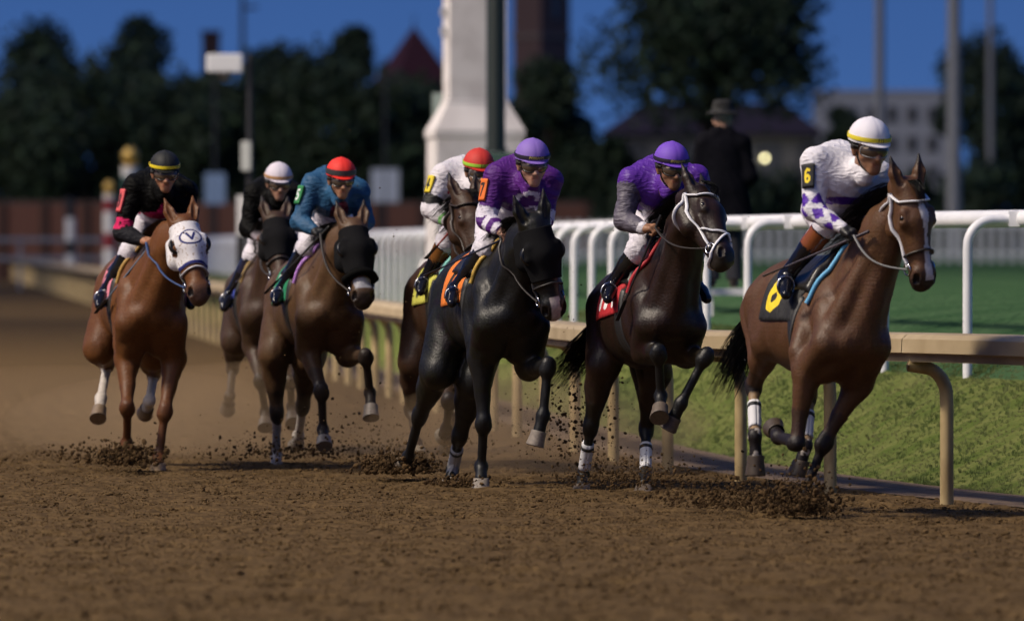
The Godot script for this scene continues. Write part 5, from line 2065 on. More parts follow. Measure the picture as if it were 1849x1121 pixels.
func build_man() -> void:
	var t := thing("person", "man seen from behind in long black coat and grey brimmed hat", "person", Vector3(2.113, 1.225, -72.0))
	var black := mat(Color(0.005, 0.005, 0.0075), 0.95)
	black.metallic_specular = 0.15
	# one skin from head to feet
	var b := Shape.new(Vector3(-0.5, -0.05, -0.4), Vector3(0.5, 2.0, 0.4), 0.02)
	b.add(Vector3(0, 0.95, -0.02), Vector3(0, 1.4, -0.02), 0.1, 0.1, 0.03, 0)
	b.add(Vector3(0, 1.45, 0), Vector3(0, 1.62, -0.01), 0.06, 0.055, 0.02, 0)
	b.add(Vector3(0, 1.68, -0.03), Vector3(0, 1.75, -0.02), 0.085, 0.09, 0.015, 0)
	b.add(Vector3(0.07, 1.7, -0.02), Vector3(0.092, 1.66, -0.02), 0.02, 0.016, 0.008, 0)
	b.add(Vector3(-0.07, 1.7, -0.02), Vector3(-0.092, 1.66, -0.02), 0.02, 0.016, 0.008, 0)
	b.add(Vector3(0, 1.67, -0.13), Vector3(0, 1.65, -0.13), 0.02, 0.016, 0.01, 0)
	for sg in [-1.0, 1.0]:
		b.add(Vector3(0.19 * sg, 1.43, 0), Vector3(0.26 * sg, 1.12, 0.02), 0.05, 0.04, 0.02, 0)
		b.add(Vector3(0.26 * sg, 1.12, 0.02), Vector3(0.14 * sg, 1.08, -0.24), 0.038, 0.03, 0.015, 0)
		for q in 5:
			var a := Vector3((0.12 + (0.03 if q == 4 else 0.0)) * sg, 1.1 - 0.018 * q, -0.27)
			b.add(a, a + Vector3(-0.05 * sg, -0.01, -0.04 + 0.006 * absf(q - 1.5)), 0.012, 0.009, 0.005, 0)
		b.add(Vector3(0.09 * sg, 0.92, 0), Vector3(0.1 * sg, 0.5, 0.0), 0.08, 0.05, 0.02, 0)
		b.add(Vector3(0.1 * sg, 0.5, 0.0), Vector3(0.11 * sg, 0.08, 0.03), 0.05, 0.035, 0.02, 0)
		b.add(Vector3(0.11 * sg, 0.05, 0.04), Vector3(0.13 * sg, 0.035, -0.12), 0.04, 0.03, 0.02, 0)
	var g := blank()
	b.net(g)
	part("body", g, mat(Color(0.36, 0.21, 0.15), 0.6), t)
	# grey hair under the hat
	var hs := Shape.new(Vector3(-0.13, 1.6, -0.13), Vector3(0.13, 1.9, 0.13), 0.01)
	hs.add(Vector3(0, 1.75, 0.005), Vector3(0, 1.78, -0.01), 0.094, 0.094, 0.01, 0)
	hs.add(Vector3(-0.045, 1.715, 0.04), Vector3(0.045, 1.715, 0.04), 0.045, 0.045, 0.012, 0)
	var hg := blank()
	hs.net(hg)
	part("hair", hg, mat(Color(0.2, 0.18, 0.165), 0.9), t)
	# coat
	var c := Shape.new(Vector3(-0.5, 0.55, -0.45), Vector3(0.5, 1.7, 0.4), 0.016)
	c.add(Vector3(0, 1.36, 0), Vector3(0, 1.0, 0.01), 0.19, 0.2, 0.03, 0, 1.1)
	c.add(Vector3(-0.08, 1.0, 0.0), Vector3(-0.11, 0.7, 0.01), 0.17, 0.19, 0.03, 0)
	c.add(Vector3(0.08, 1.0, 0.0), Vector3(0.11, 0.7, 0.01), 0.17, 0.19, 0.03, 0)
	c.add(Vector3(-0.16, 1.46, 0), Vector3(0.16, 1.46, 0), 0.1, 0.1, 0.025, 0)
	c.add(Vector3(-0.06, 1.56, 0.03), Vector3(0.06, 1.56, 0.03), 0.06, 0.06, 0.02, 0)
	for sg in [-1.0, 1.0]:
		c.add(Vector3(0.19 * sg, 1.44, 0), Vector3(0.27 * sg, 1.12, 0.03), 0.085, 0.07, 0.02, 0)
		c.add(Vector3(0.27 * sg, 1.12, 0.03), Vector3(0.17 * sg, 1.09, -0.2), 0.07, 0.055, 0.02, 0)
	c.carve(Vector3(-0.6, 0.53, 0), Vector3(0.6, 0.53, 0), 0.17, 0.01)
	var cg := blank()
	c.net(cg)
	ruffle(cg, 0.01, 5)
	part("coat", cg, black, t)
	# trousers and shoes
	for sg in [-1.0, 1.0]:
		part("trouser_leg", tube([Vector3(0.09 * sg, 0.85, 0), Vector3(0.1 * sg, 0.5, 0.0), Vector3(0.11 * sg, 0.28, 0.015), Vector3(0.112 * sg, 0.09, 0.03)], [0.1, 0.085, 0.08, 0.085], 14), mat(Color(0.016, 0.016, 0.022), 0.85), t)
		part("shoe", tube([Vector3(0.11 * sg, 0.05, 0.09), Vector3(0.11 * sg, 0.06, 0.03), Vector3(0.12 * sg, 0.05, -0.08), Vector3(0.13 * sg, 0.035, -0.16)], [0.035, 0.05, 0.045, 0.025], 10), mat(Color(0.02, 0.012, 0.01), 0.4), t)
	# hat
	var hat := lathe([Vector2(0.0, 1.93), Vector2(0.05, 1.935), Vector2(0.088, 1.925), Vector2(0.1, 1.9), Vector2(0.108, 1.815), Vector2(0.112, 1.805), Vector2(0.16, 1.79), Vector2(0.172, 1.792), Vector2(0.172, 1.798), Vector2(0.16, 1.8), Vector2(0.116, 1.82), Vector2(0.111, 1.83)], 28)
	part("hat", moved(hat, Transform3D(Basis.IDENTITY, Vector3(0, -0.045, 0))), mat(Color(0.01, 0.01, 0.011), 0.95), t)
	part("hat_band", lathe([Vector2(0.115, 1.775), Vector2(0.114, 1.8), Vector2(0.111, 1.802)], 28), mat(Color(0.012, 0.012, 0.012), 0.6), t)
	# the low white platform he stands on
	var pw := mat(Color(0.6, 0.6, 0.62), 0.6)
	var pl := thing("platform", "low white timber platform under the man in the black coat", "platform", Vector3(2.08, 0.9, -72.0))
	slab("deck", Vector3(-0.14, 0.255, -0.5), Vector3(0.34, 0.32, 0.3), pw, pl)
	for x in [-0.1, 0.3]:
		slab("leg", Vector3(x - 0.03, -0.15, 0.2), Vector3(x + 0.03, 0.25, 0.26), pw, pl)
		slab("leg", Vector3(x - 0.03, -0.15, -0.46), Vector3(x + 0.03, 0.25, -0.4), pw, pl)
	slab("brace", Vector3(-0.068, -0.03, 0.21), Vector3(0.268, 0.02, 0.25), pw, pl)


func build_pillar() -> void:
	# a pale concrete pillar on a flared pedestal; its left side faces the floodlights
	var stone := mat(Color.WHITE, 0.8)
	stone.albedo_texture = mottle(Color(0.5, 0.47, 0.47), Color(0.6, 0.57, 0.57), 81, 0.012, 256, 5)
	stone.uv1_triplanar = true
	stone.uv1_scale = Vector3(0.4, 0.4, 0.4)
	var t := thing("pillar", "tall pale concrete pillar with flared pedestal behind the rails", "pillar", Vector3(-0.519, 0.3, -100), 0.16)
	var y0 := 2.947
	var y1 := 3.308
	var ped := blank()
	var prof := [Vector2(0.88, -0.5), Vector2(0.8, 0.75), Vector2(0.66, 1.15), Vector2(0.62, 1.2), Vector2(0.6, y0 - 0.12), Vector2(0.63, y0 - 0.1), Vector2(0.63, y0), Vector2(0.43, y1), Vector2(0.43, y1 + 0.04), Vector2(0.41, y1 + 0.06)]
	for p in prof:
		for q in [Vector2(-1, 1), Vector2(1, 1), Vector2(1, -1), Vector2(-1, -1)]:
			ped.v.append(Vector3(q.x * p.x, p.y, q.y * p.x * 0.8))
	for k in prof.size() - 1:
		for q in 4:
			var a := k * 4 + q
			var b := k * 4 + (q + 1) % 4
			ped.i.append_array(PackedInt32Array([a, b + 4, b, a, a + 4, b + 4]))
	flat(ped)
	part("pedestal", ped, stone, t)
	slab("shaft", Vector3(-0.4, y1 + 0.058, -0.33), Vector3(0.4, y1 + 7.0, 0.33), stone, t)
	for k in 9:
		slab("bracket", Vector3(-0.47, y1 + 0.95 + k * 0.27, -0.1), Vector3(-0.402, y1 + 1.07 + k * 0.27, 0.1), mat(Color(0.3, 0.3, 0.32), 0.7), t)
	var d2 := 95.0
	var g := thing("pole", "thick dark green steel pole on a square green base beside the pillar", "pole", Vector3(-0.216, 0.3, -95.0))
	var green := mat(Color(0.012, 0.02, 0.02), 0.45)
	part("shaft", tube([Vector3(0, 2.627, 0), Vector3(0, 6.0, 0), Vector3(0, 10.0, 0)], [0.125, 0.125, 0.12], 24), green, g)
	part("collar", tube([Vector3(0, 2.583, 0), Vector3(0, 2.642, 0)], [0.15, 0.15], 24), green, g)
	slab("base", Vector3(-0.13, -0.3, -0.16), Vector3(0.34, 2.576, 0.16), mat(Color(0.03, 0.075, 0.06), 0.6), g)
	# pale cabinet behind the pillar
	var cab := thing("utility_cabinet", "narrow pale green cabinet half hidden behind the concrete pillar", "cabinet", Vector3(-1.117, 0.5, -108.0))
	slab("housing", Vector3(-0.08, -0.6, -0.2), Vector3(0.2, 3.430, 0.2), mat(Color(0.3, 0.36, 0.33), 0.6), cab)
	slab("door", Vector3(-0.06, 0.4, 0.202), Vector3(0.18, 3.230, 0.22), mat(Color(0.27, 0.33, 0.3), 0.5), cab)


func striped_pole(label: String, where: Vector3, radius: float, bands: Array, ball: float) -> void:
	var t := thing("furlong_pole", label, "pole", where, 0.0, "striped poles along the infield")
	var y := -1.0
	for b in bands:
		part("band", tube([Vector3(0, y, 0), Vector3(0, b[0], 0)], [radius], 18), mat(b[1], 0.5), t)
		y = b[0]
	if ball > 0.0:
		var prof := [Vector2(radius * 1.1, y), Vector2(radius * 1.1, y + 0.03), Vector2(radius * 0.5, y + 0.06)]
		for k in 9:
			var a := lerpf(-1.1, PI * 0.5, k / 8.0)
			prof.append(Vector2(cos(a) * ball, y + 0.06 + ball * (0.9 + sin(a))))
		part("finial", lathe(prof, 20), mat(Color(0.5, 0.33, 0.08), 0.35, 0.3), t)


func build_poles() -> void:
	var w := Color(0.6, 0.6, 0.6)
	var k := Color(0.012, 0.012, 0.014)
	var red := Color(0.2, 0.015, 0.02)
	striped_pole("black and white banded pole in front of the brick wall", Vector3(-14.76, 0.5, -240), 0.17, [[0.395, w], [0.801, w], [1.262, k], [2.038, w], [2.739, k]], 0.0)
	striped_pole("red and white banded pole with a gold ball on top", Vector3(-11.488, 0.5, -205), 0.17, [[1.044, w], [1.485, red], [2.085, w], [2.432, red], [2.589, w]], 0.17)
	striped_pole("dark green pole with white collar and large gold ball", Vector3(-10.092, 0.5, -190), 0.235, [[2.953, Color(0.02, 0.06, 0.045)], [3.231, w]], 0.23)
	# camera box on a pole
	var t := thing("camera_mast", "white camera housing on a slim black mast above the trees", "mast", Vector3(-4.015, 0.5, -110))
	var dk := mat(Color(0.014, 0.014, 0.017), 0.5)
	part("mast", tube([Vector3(0, -0.6, 0), Vector3(0, 2.0, 0), Vector3(0, 4.064, 0)], [0.06, 0.055, 0.045], 12), dk, t)
	part("housing", lathe_box(Vector3(-0.66, 3.793, -0.14), Vector3(-0.102, 4.072, 0.14), 0.03), mat(Color(0.62, 0.63, 0.66), 0.5), t)
	part("arm", tube([Vector3(-0.118, 3.895, 0), Vector3(0, 3.895, 0)], [0.03], 10), dk, t)
	var dome := SphereMesh.new()
	dome.radius = 0.11
	dome.height = 0.22
	part("dome", dome, mat(Color(0.1, 0.1, 0.11), 0.15), t, Vector3(-0.381, 3.776, 0))
	part("meter_box", lathe_box(Vector3(-0.127, 2.287, 0.06), Vector3(0.025, 2.735, 0.2), 0.012), mat(Color(0.5, 0.52, 0.5), 0.6), t)
	var q := thing("marker_post", "white-topped black post under the camera mast", "post", Vector3(-3.924, 0.5, -104))
	slab("lower_post", Vector3(-0.065, -0.6, -0.065), Vector3(0.065, 1.290, 0.065), mat(k, 0.6), q)
	slab("upper_post", Vector3(-0.064, 1.290, -0.064), Vector3(0.064, 1.874, 0.064), mat(w, 0.6), q)
	# sign boards
	for b in [[-12.404, 3.332, 4.624, 0.4, "pale blue double notice board left of the camera mast", Color(0.22, 0.32, 0.5)], [-5.298, 3.41, 4.793, 0.55, "pale grey double notice board right of the camera mast", Color(0.4, 0.44, 0.52)]]:
		var s := thing("notice_board", b[4], "sign", Vector3(b[0], 0.0, -300.0), 0.0, "notice boards before the brick wall")
		var m := mat(b[5], 0.7)
		for sg in [-1.0, 1.0]:
			slab("panel", Vector3(sg * b[3] * 0.55 - b[3] * 0.5, b[1], -0.03), Vector3(sg * b[3] * 0.55 + b[3] * 0.5, b[2], 0.03), m, s)
		part("post", tube([Vector3(0, -0.5, -0.08), Vector3(0, 3.0, -0.08), Vector3(0, b[2] + 4.0, -0.08)], [0.07], 8), dk, s)
	# tall lighting masts
	for b in [[15.358, 300.0, 0.21, "pale steel lighting mast rising behind the white-capped jockey"], [15.375, 250.0, 0.24, "thick pale steel lighting mast at the edge of the far trees"], [25.299, 380.0, 0.17, "thin pale mast before the right-hand trees"], [-15.0, 400.0, 0.14, "thin dark lamp post with a short arm against the sky"]]:
		var s := thing("lighting_mast", b[3], "mast", Vector3(b[0], 0.5, -b[1]), 0.0, "lighting masts beyond the course")
		var m := mat(Color(0.26, 0.26, 0.26) if b[1] != 400.0 else Color(0.05, 0.06, 0.08), 0.5)
		part("shaft", tube([Vector3(0, -0.6, 0), Vector3(0, 8.0, 0), Vector3(0, 24.0, 0)], [b[2] * 1.15, b[2], b[2] * 0.7], 14), m, s)
		part("base_plate", tube([Vector3(0, -0.6, 0), Vector3(0, 0.35, 0)], [b[2] * 1.9], 14), m, s)
		if b[1] == 400.0:
			part("arm", tube([Vector3(0, 14.278, 0), Vector3(0.85, 14.339, 0)], [0.09], 8), m, s)
		else:
			for n in 3:
				part("lamp_bar", box(Vector3(-1.2, 21.5 + n, 0.2), Vector3(1.2, 21.7 + n, 0.5)), m, s)
	# small lamps seen out of focus
	for b in [[13.901, 6.38, 395.0, 9.0, "bright round lamp beside the man in the black coat"], [5.211, 6.835, 395.0, 1.2, "dim yellow lamp on the far building wall"]]:
		var s := thing("lamp", b[4], "lamp", Vector3(b[0], b[1], -b[2]), 0.0, "small lamps among the far trees")
		var m := mat(Color(0.9, 0.9, 0.8), 0.4)
		m.emission_enabled = true
		m.emission = Color(1.0, 0.95, 0.72)
		m.emission_energy_multiplier = b[3]
		var bulb := SphereMesh.new()
		bulb.radius = 0.11
		bulb.height = 0.22
		part("bulb", bulb, m, s)
		part("bracket", tube([Vector3(0, 0.2, -0.05), Vector3(0, 0.4, -0.2), Vector3(0, 0.4, -0.6)], [0.04], 6), dk, s)
		var l := OmniLight3D.new()
		l.name = "light"
		l.light_color = Color(1.0, 0.95, 0.75)
		l.light_energy = b[3] * 0.02
		l.omni_range = 30.0
		l.light_size = 0.15
		l.shadow_enabled = true
		s.add_child(l)


# a box with rounded upright edges
func lathe_box(lo: Vector3, hi: Vector3, r: float) -> Dictionary:
	var g := blank()
	var ring := []
	for c in [[hi.x - r, hi.z - r, 0.0], [lo.x + r, hi.z - r, 1.0], [lo.x + r, lo.z + r, 2.0], [hi.x - r, lo.z + r, 3.0]]:
		for n in 4:
			var a: float = (c[2] + n / 3.0) * PI * 0.5
			ring.append(Vector2(c[0] + cos(a) * r, c[1] + sin(a) * r))
	var ce := Vector2((lo.x + hi.x) * 0.5, (lo.z + hi.z) * 0.5)
	var n := ring.size()
	for y in [[lo.y, r * 0.6], [lo.y + r * 0.6, 0.0], [hi.y - r * 0.6, 0.0], [hi.y, r * 0.6]]:
		for p in ring:
			var q: Vector2 = p - (p - ce).normalized() * y[1]
			g.v.append(Vector3(q.x, y[0], q.y))
	for k in 3:
		for p in n:
			var a := k * n + p
			var b := k * n + (p + 1) % n
			g.i.append_array(PackedInt32Array([a, b + n, b, a, a + n, b + n]))
	for p in range(1, n - 1):
		g.i.append_array(PackedInt32Array([0, p, p + 1, 3 * n, 3 * n + p + 1, 3 * n + p]))
	flat(g)
	return g


func build_far_fences() -> void:
	var white := mat(Color(0.5, 0.52, 0.53), 0.7)
	# picket fence across the turf course
	var t := thing("picket_fence", "white picket fence on the far side of the turf course", "fence", Vector3(0.349, 1.2, -178.0))
	var n := 0
	while n < 54:
		var x := n * 0.262
		var rise := 0.0
		var pk := part("picket", lathe_box(Vector3(x - 0.062, -0.05, -0.02), Vector3(x + 0.062, 1.06 + rise, 0.02), 0.012), white, t)
		n += 1
	for y in [0.2, 0.86]:
		slab("rail", Vector3(-0.2, y, -0.06), Vector3(14.2, y + 0.09, -0.024), white, t)
	# two-bar rail before the brick wall
	var gr := mat(Color(0.3, 0.31, 0.32), 0.7)
	var f := thing("far_rail", "grey two-bar rail in front of the brick wall", "rail", Vector3(-17.423, 0.0, -262.0))
	for y in [1.065, 1.751]:
		slab("bar", Vector3(-5.0, y, -0.04), Vector3(8.0, y + 0.15, 0.04), gr, f)
	for k in 7:
		slab("post", Vector3(-4.6 + k * 2.0, -0.3, -0.13), Vector3(-4.46 + k * 2.0, 1.912, -0.045), gr, f)
	# brick wall with piers
	var brick := mat(Color.WHITE, 0.9)
	brick.albedo_texture = mottle(Color(0.09, 0.035, 0.025), Color(0.15, 0.065, 0.045), 85, 0.04)
	brick.uv1_triplanar = true
	brick.uv1_scale = Vector3(0.7, 1.6, 0.7)
	var w := thing("brick_wall", "long reddish brown brick wall with darker piers below the trees", "wall", Vector3(-23.824, 0.0, -335.0))
	slab("wall", Vector3(-6, -0.3, -0.2), Vector3(27.315, 3.525, 0.2), brick, w)
	for k in 18:
		slab("pier", Vector3(-4.0 + k * 1.95, -0.3, 0.202), Vector3(-3.7 + k * 1.95, 3.628, 0.4), mat(Color(0.05, 0.025, 0.02), 0.9), w)
	slab("coping", Vector3(-6, 3.527, -0.26), Vector3(27.315, 3.677, 0.2), mat(Color(0.07, 0.05, 0.045), 0.9), w)


func build_buildings() -> void:
	var roof := mat(Color(0.035, 0.018, 0.02), 0.8)
	var wall := mat(Color(0.17, 0.165, 0.16), 0.85)
	var glass := mat(Color(0.1, 0.1, 0.1), 0.12)
	# low pavilion with a dark roof
	var a := thing("pavilion", "low building with dark maroon roof below the large tree", "building", Vector3(11.092, 0.0, -400.0))
	slab("wall", Vector3(-5.846, -0.3, -6.0), Vector3(5.846, 7.762, 3.0), wall, a)
	var rf := blank()
	var e := [Vector3(-6.308, 7.701, 3.8), Vector3(6.308, 7.701, 3.8), Vector3(6.308, 7.701, -6.8), Vector3(-6.308, 7.701, -6.8), Vector3(-3.692, 9.547, -1.5), Vector3(4.154, 9.547, -1.5)]
	for v in e:
		rf.v.append(v)
	rf.i.append_array(PackedInt32Array([0, 4, 5, 0, 5, 1, 1, 5, 2, 2, 5, 4, 2, 4, 3, 3, 4, 0, 0, 1, 2, 0, 2, 3]))
	flat(rf)
	part("roof", rf, roof, a)
	for k in 5:
		var x := -5.077 + k * 2.45
		var wn := slab("window", Vector3(x, 5.424, 3.002), Vector3(x + 1.5, 7.27, 3.06), mat(Color(0.05, 0.055, 0.07), 0.6), a)
		slab("pane", Vector3(x + 0.1, 5.547, 3.062), Vector3(x + 0.7, 7.147, 3.075), glass, wn)
		slab("pane", Vector3(x + 0.8, 5.547, 3.062), Vector3(x + 1.4, 7.147, 3.075), glass, wn)
	# pale block at the right
	var b := thing("pale_building", "pale flat-roofed building between the lighting masts", "building", Vector3(22.013, 0.0, -430.0))
	var pale := mat(Color(0.42, 0.42, 0.42), 0.85)
	slab("wall", Vector3(-3.804, -0.3, -5.0), Vector3(3.804, 10.535, 4.0), pale, b)
	slab("parapet", Vector3(-3.903, 10.537, -5.1), Vector3(3.903, 10.766, 4.1), mat(Color(0.4, 0.4, 0.4), 0.8), b)
	for r in 3:
		for k in 6:
			var x := -3.473 + k * 1.2
			var y := 8.782 - r * 1.75
			var wn := slab("window", Vector3(x, y, 4.002), Vector3(x + 0.8, y + 1.1, 4.05), mat(Color(0.38, 0.38, 0.38), 0.7), b)
			slab("pane", Vector3(x + 0.08, y + 0.08, 4.052), Vector3(x + 0.72, y + 1.02, 4.06), glass, wn)
	# brick tower
	var brick := mat(Color(0.12, 0.07, 0.06), 0.9)
	var c := thing("brick_tower", "tall brown brick tower rising behind the dark trees", "tower", Vector3(1.77, 0.0, -430.0), 0.75)
	slab("wall", Vector3(-1.2, -0.3, -1.2), Vector3(1.2, 24.0, 1.2), brick, c)
	for y in [11.428, 15.232]:
		for k in 2:
			var wn := slab("window", Vector3(-0.3, y - 0.2, 1.203) if k == 0 else Vector3(1.203, y - 0.2, -0.3), Vector3(0.3, y + 1.3, 1.24) if k == 0 else Vector3(1.24, y + 1.3, 0.3), mat(Color(0.03, 0.025, 0.025), 0.7), c)
			slab("pane", Vector3(-0.22, y - 0.1, 1.243) if k == 0 else Vector3(1.243, y - 0.1, -0.22), Vector3(0.22, y + 1.2, 1.25) if k == 0 else Vector3(1.25, y + 1.2, 0.22), glass, wn)
	for y in [11.328, 13.908, 18.208]:
		slab("string_course", Vector3(-1.28, y, -1.28), Vector3(1.28, y + 0.3, 1.28), mat(Color(0.16, 0.12, 0.1), 0.9), c)
	# house with pointed red roof
	var h := thing("turret_house", "house with steep pointed dark red roof among the trees", "building", Vector3(-6.008, 0.0, -440.0), 0.4)
	slab("wall", Vector3(-1.6, -0.3, -1.6), Vector3(1.6, 11.655, 1.6), brick, h)
	var sp := blank()
	for v in [Vector3(-2.0, 11.485, 2.0), Vector3(2.0, 11.485, 2.0), Vector3(2.0, 11.485, -2.0), Vector3(-2.0, 11.485, -2.0), Vector3(0, 15.005, 0)]:
		sp.v.append(v)
	sp.i.append_array(PackedInt32Array([0, 4, 1, 1, 4, 2, 2, 4, 3, 3, 4, 0, 0, 1, 2, 0, 2, 3]))
	flat(sp)
	var sr := part("roof", sp, mat(Color(0.075, 0.015, 0.018), 0.8), h)
	part("finial", tube([Vector3(0, 14.87, 0), Vector3(0, 15.682, 0)], [0.06, 0.03], 8), roof, sr)
	var hw := slab("window", Vector3(-0.5, 7.0, 1.602), Vector3(0.5, 8.6, 1.65), mat(Color(0.04, 0.04, 0.05), 0.6), h)
	slab("pane", Vector3(-0.4, 7.1, 1.652), Vector3(0.4, 8.5, 1.66), glass, hw)
	# house behind the left trees, of which the chimney shows
	var k := thing("chimney_house", "dark house behind the trees with a square brick chimney", "building", Vector3(-18.429, 0.0, -440.0))
	slab("wall", Vector3(-3.0, -0.3, -2.5), Vector3(3.0, 7.5, 2.5), brick, k)
	var gr := blank()
	for v in [Vector3(-3.3, 7.4, 2.8), Vector3(3.3, 7.4, 2.8), Vector3(3.3, 7.4, -2.8), Vector3(-3.3, 7.4, -2.8), Vector3(-3.3, 10.2, 0), Vector3(3.3, 10.2, 0)]:
		gr.v.append(v)
	gr.i.append_array(PackedInt32Array([0, 4, 5, 0, 5, 1, 2, 5, 4, 2, 4, 3, 0, 3, 4, 1, 5, 2, 0, 1, 2, 0, 2, 3]))
	flat(gr)
	var kr := part("roof", gr, roof, k)
	slab("chimney", Vector3(-0.53, 9.0, -0.5), Vector3(0.53, 14.464, 0.5), mat(Color(0.05, 0.025, 0.025), 0.9), kr)
	slab("chimney_cap", Vector3(-0.6, 14.466, -0.57), Vector3(0.6, 14.701, 0.57), mat(Color(0.05, 0.03, 0.03), 0.9), kr)


var leaf_paint: StandardMaterial3D


func build_trees() -> void:
	leaf_paint = painted(0.8)
	leaf_paint.backlight_enabled = true
	leaf_paint.backlight = Color(0.04, 0.06, 0.02)
	var rows := [
		["round dark broadleaf tree at the far left", -25.875, 390.0, 13.61, 6.0, 0.0],
		["tall dark broadleaf tree left of the chimney", -20.475, 390.0, 14.03, 5.4, 0.1],
		["dark tree crown just below the chimney", -16.955, 385.0, 10.91, 4.442, 0.0],
		["broad dark tree behind the camera mast", -12.898, 395.0, 12.669, 5.773, 0.05],
		["tall narrow dark tree left of the pointed red roof", -8.775, 390.0, 14.21, 3.6, 0.15],
		["dark tree in front of the pointed red roof", -5.539, 380.0, 10.381, 4.969, 0.0],
		["dark green spreading tree below the brick tower", 1.814, 360.0, 10.864, 5.123, 0.0],
		["very large dark tree above the maroon-roofed building", 9.567, 345.0, 16.266, 11.412, -1.0],
		["small bush-like tree beside the pale building", 17.641, 380.0, 9.124, 2.338, 0.0],
		["dark tree at the right behind the thick mast", 25.928, 385.0, 12.568, 7.108, 0.0],
	]
	var n := 0
	for r in rows:
		plant(r[0], "tree", Vector3(r[1], 0.3, -r[2]), r[3] - 0.3, r[4], 100 + n, r[5])
		n += 1
	var shrubs := [[30, 365, 105, 270], [150, 360, 120, 250], [265, 365, 115, 240], [395, 362, 135, 250], [520, 365, 100, 240], [635, 360, 105, 230], [745, 362, 165, 190], [915, 350, 190, 120], [1075, 350, 250, 110], [1190, 330, 300, 150], [1330, 330, 318, 160], [1480, 330, 322, 170], [1630, 330, 326, 170], [1780, 330, 318, 190]]
	var names := ["leftmost shrub over the brick wall", "shrub over the brick wall behind the green pole", "shrub over the brick wall behind the black-capped jockey", "shrub over the brick wall by the blue notice board", "shrub over the brick wall behind the red-capped jockey in blue", "shrub over the brick wall by the grey notice board", "shrub over the brick wall next to the concrete pillar", "shrub filling the gap right of the concrete pillar", "shrub at the left end of the pavilion", "low shrub before the pavilion's left wall", "low shrub before the pavilion's right wall", "low shrub before the pale building's left end", "low shrub between the two pale masts", "low shrub below the right-hand dark tree"]
	n = 0
	for s in shrubs:
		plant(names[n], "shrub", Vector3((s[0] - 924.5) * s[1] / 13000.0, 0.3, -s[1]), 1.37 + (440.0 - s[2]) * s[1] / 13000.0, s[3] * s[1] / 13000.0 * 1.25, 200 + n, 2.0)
		n += 1


# kind: 2 is a shrub leafy to the ground, -1 a tree whose crown starts high, else how pointed the crown is
func plant(label: String, category: String, where: Vector3, tall: float, wide: float, seed_: int, kind: float) -> void:
	var t := thing("broadleaf_tree" if category == "tree" else "shrub", label, category, where, 0.0, "trees beyond the course" if category == "tree" else "shrubs along the far edge")
	var rng := RandomNumberGenerator.new()
	rng.seed = seed_
	var bark := mat(Color(0.03, 0.022, 0.017), 0.95)
	var from := 0.0 if kind > 1.5 else (0.5 if kind < -0.5 else 0.16)
	var trunk := blank()
	var girth := 0.035 * tall if kind < 1.5 else 0.06
	tube([Vector3(0, -0.6, 0), Vector3(0.02 * tall, tall * 0.25, 0), Vector3(-0.01 * tall, tall * 0.55, 0.02), Vector3(0, tall * 0.85, 0)], [girth, girth * 0.75, girth * 0.45, girth * 0.1], 10, 1.0, Vector3.ZERO, trunk)
	var blobs := []
	var many := 30 if kind < -0.5 else 18
	for k in many:
		var h := lerpf(from + 0.08, 0.93, (k + rng.randf()) / many)
		var spread := wide * 0.5 * sqrt(maxf(0.05, 1.0 - pow((h - 0.5) / 0.56, 2.0)))
		if kind >= 0.0 and kind < 1.0:
			spread *= lerpf(1.0, 0.55, smoothstep(0.55, 1.0, h))
		var a := rng.randf() * TAU
		var c := Vector3(cos(a) * spread * rng.randf_range(0.35, 0.75), h * tall, sin(a) * spread * rng.randf_range(0.35, 0.75))
		blobs.append([c, minf(wide, tall) * rng.randf_range(0.17, 0.27)])
		tube([Vector3(0, maxf(0.1, h - 0.22) * tall, 0), c * Vector3(0.5, 1, 0.5) + Vector3(0, -0.06 * tall, 0), c], [girth * 0.4, girth * 0.22, girth * 0.06], 6, 1.0, Vector3.ZERO, trunk)
	part("trunk", trunk, bark, t)
	# leaves: small bent quads spread through the crown
	var count := 12000 if kind < -0.5 else 7500 if kind < 1.5 else 5000
	var cg := blank()
	var cv := PackedVector3Array()
	var cn := PackedVector3Array()
	var cc := PackedColorArray()
	var ci := PackedInt32Array()
	cv.resize(count * 4)
	cn.resize(count * 4)
	cc.resize(count * 4)
	ci.resize(count * 6)
	for k in count:
		var b: Array = blobs[rng.randi() % blobs.size()]
		var v: Vector3 = Vector3(rng.randfn(), rng.randfn() * 0.8, rng.randfn()).normalized() * b[1] * pow(rng.randf(), 0.4) * rng.randf_range(0.9, 1.25)
		var p: Vector3 = b[0] + v
		p.y = maxf(p.y, 0.1)
		var s := rng.randf_range(0.17, 0.34)
		var e := Vector3(rng.randfn(), rng.randfn(), rng.randfn()).normalized()
		var f := e.cross(Vector3(rng.randfn(), rng.randfn(), rng.randfn())).normalized()
		var n := e.cross(f)
		var q := k * 4
		cv[q] = p - e * s
		cv[q + 1] = p + f * s * 0.6 + n * s * 0.15
		cv[q + 2] = p + e * s
		cv[q + 3] = p - f * s * 0.6 + n * s * 0.15
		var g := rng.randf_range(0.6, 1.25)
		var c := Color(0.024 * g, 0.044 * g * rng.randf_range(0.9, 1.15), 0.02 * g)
		for m in 4:
			cn[q + m] = n
			cc[q + m] = c
		ci[k * 6] = q
		ci[k * 6 + 1] = q + 1
		ci[k * 6 + 2] = q + 2
		ci[k * 6 + 3] = q
		ci[k * 6 + 4] = q + 2
		ci[k * 6 + 5] = q + 3
	cg.v = cv
	cg.n = cn
	cg.c = cc
	cg.i = ci
	part("crown", cg, leaf_paint, t)


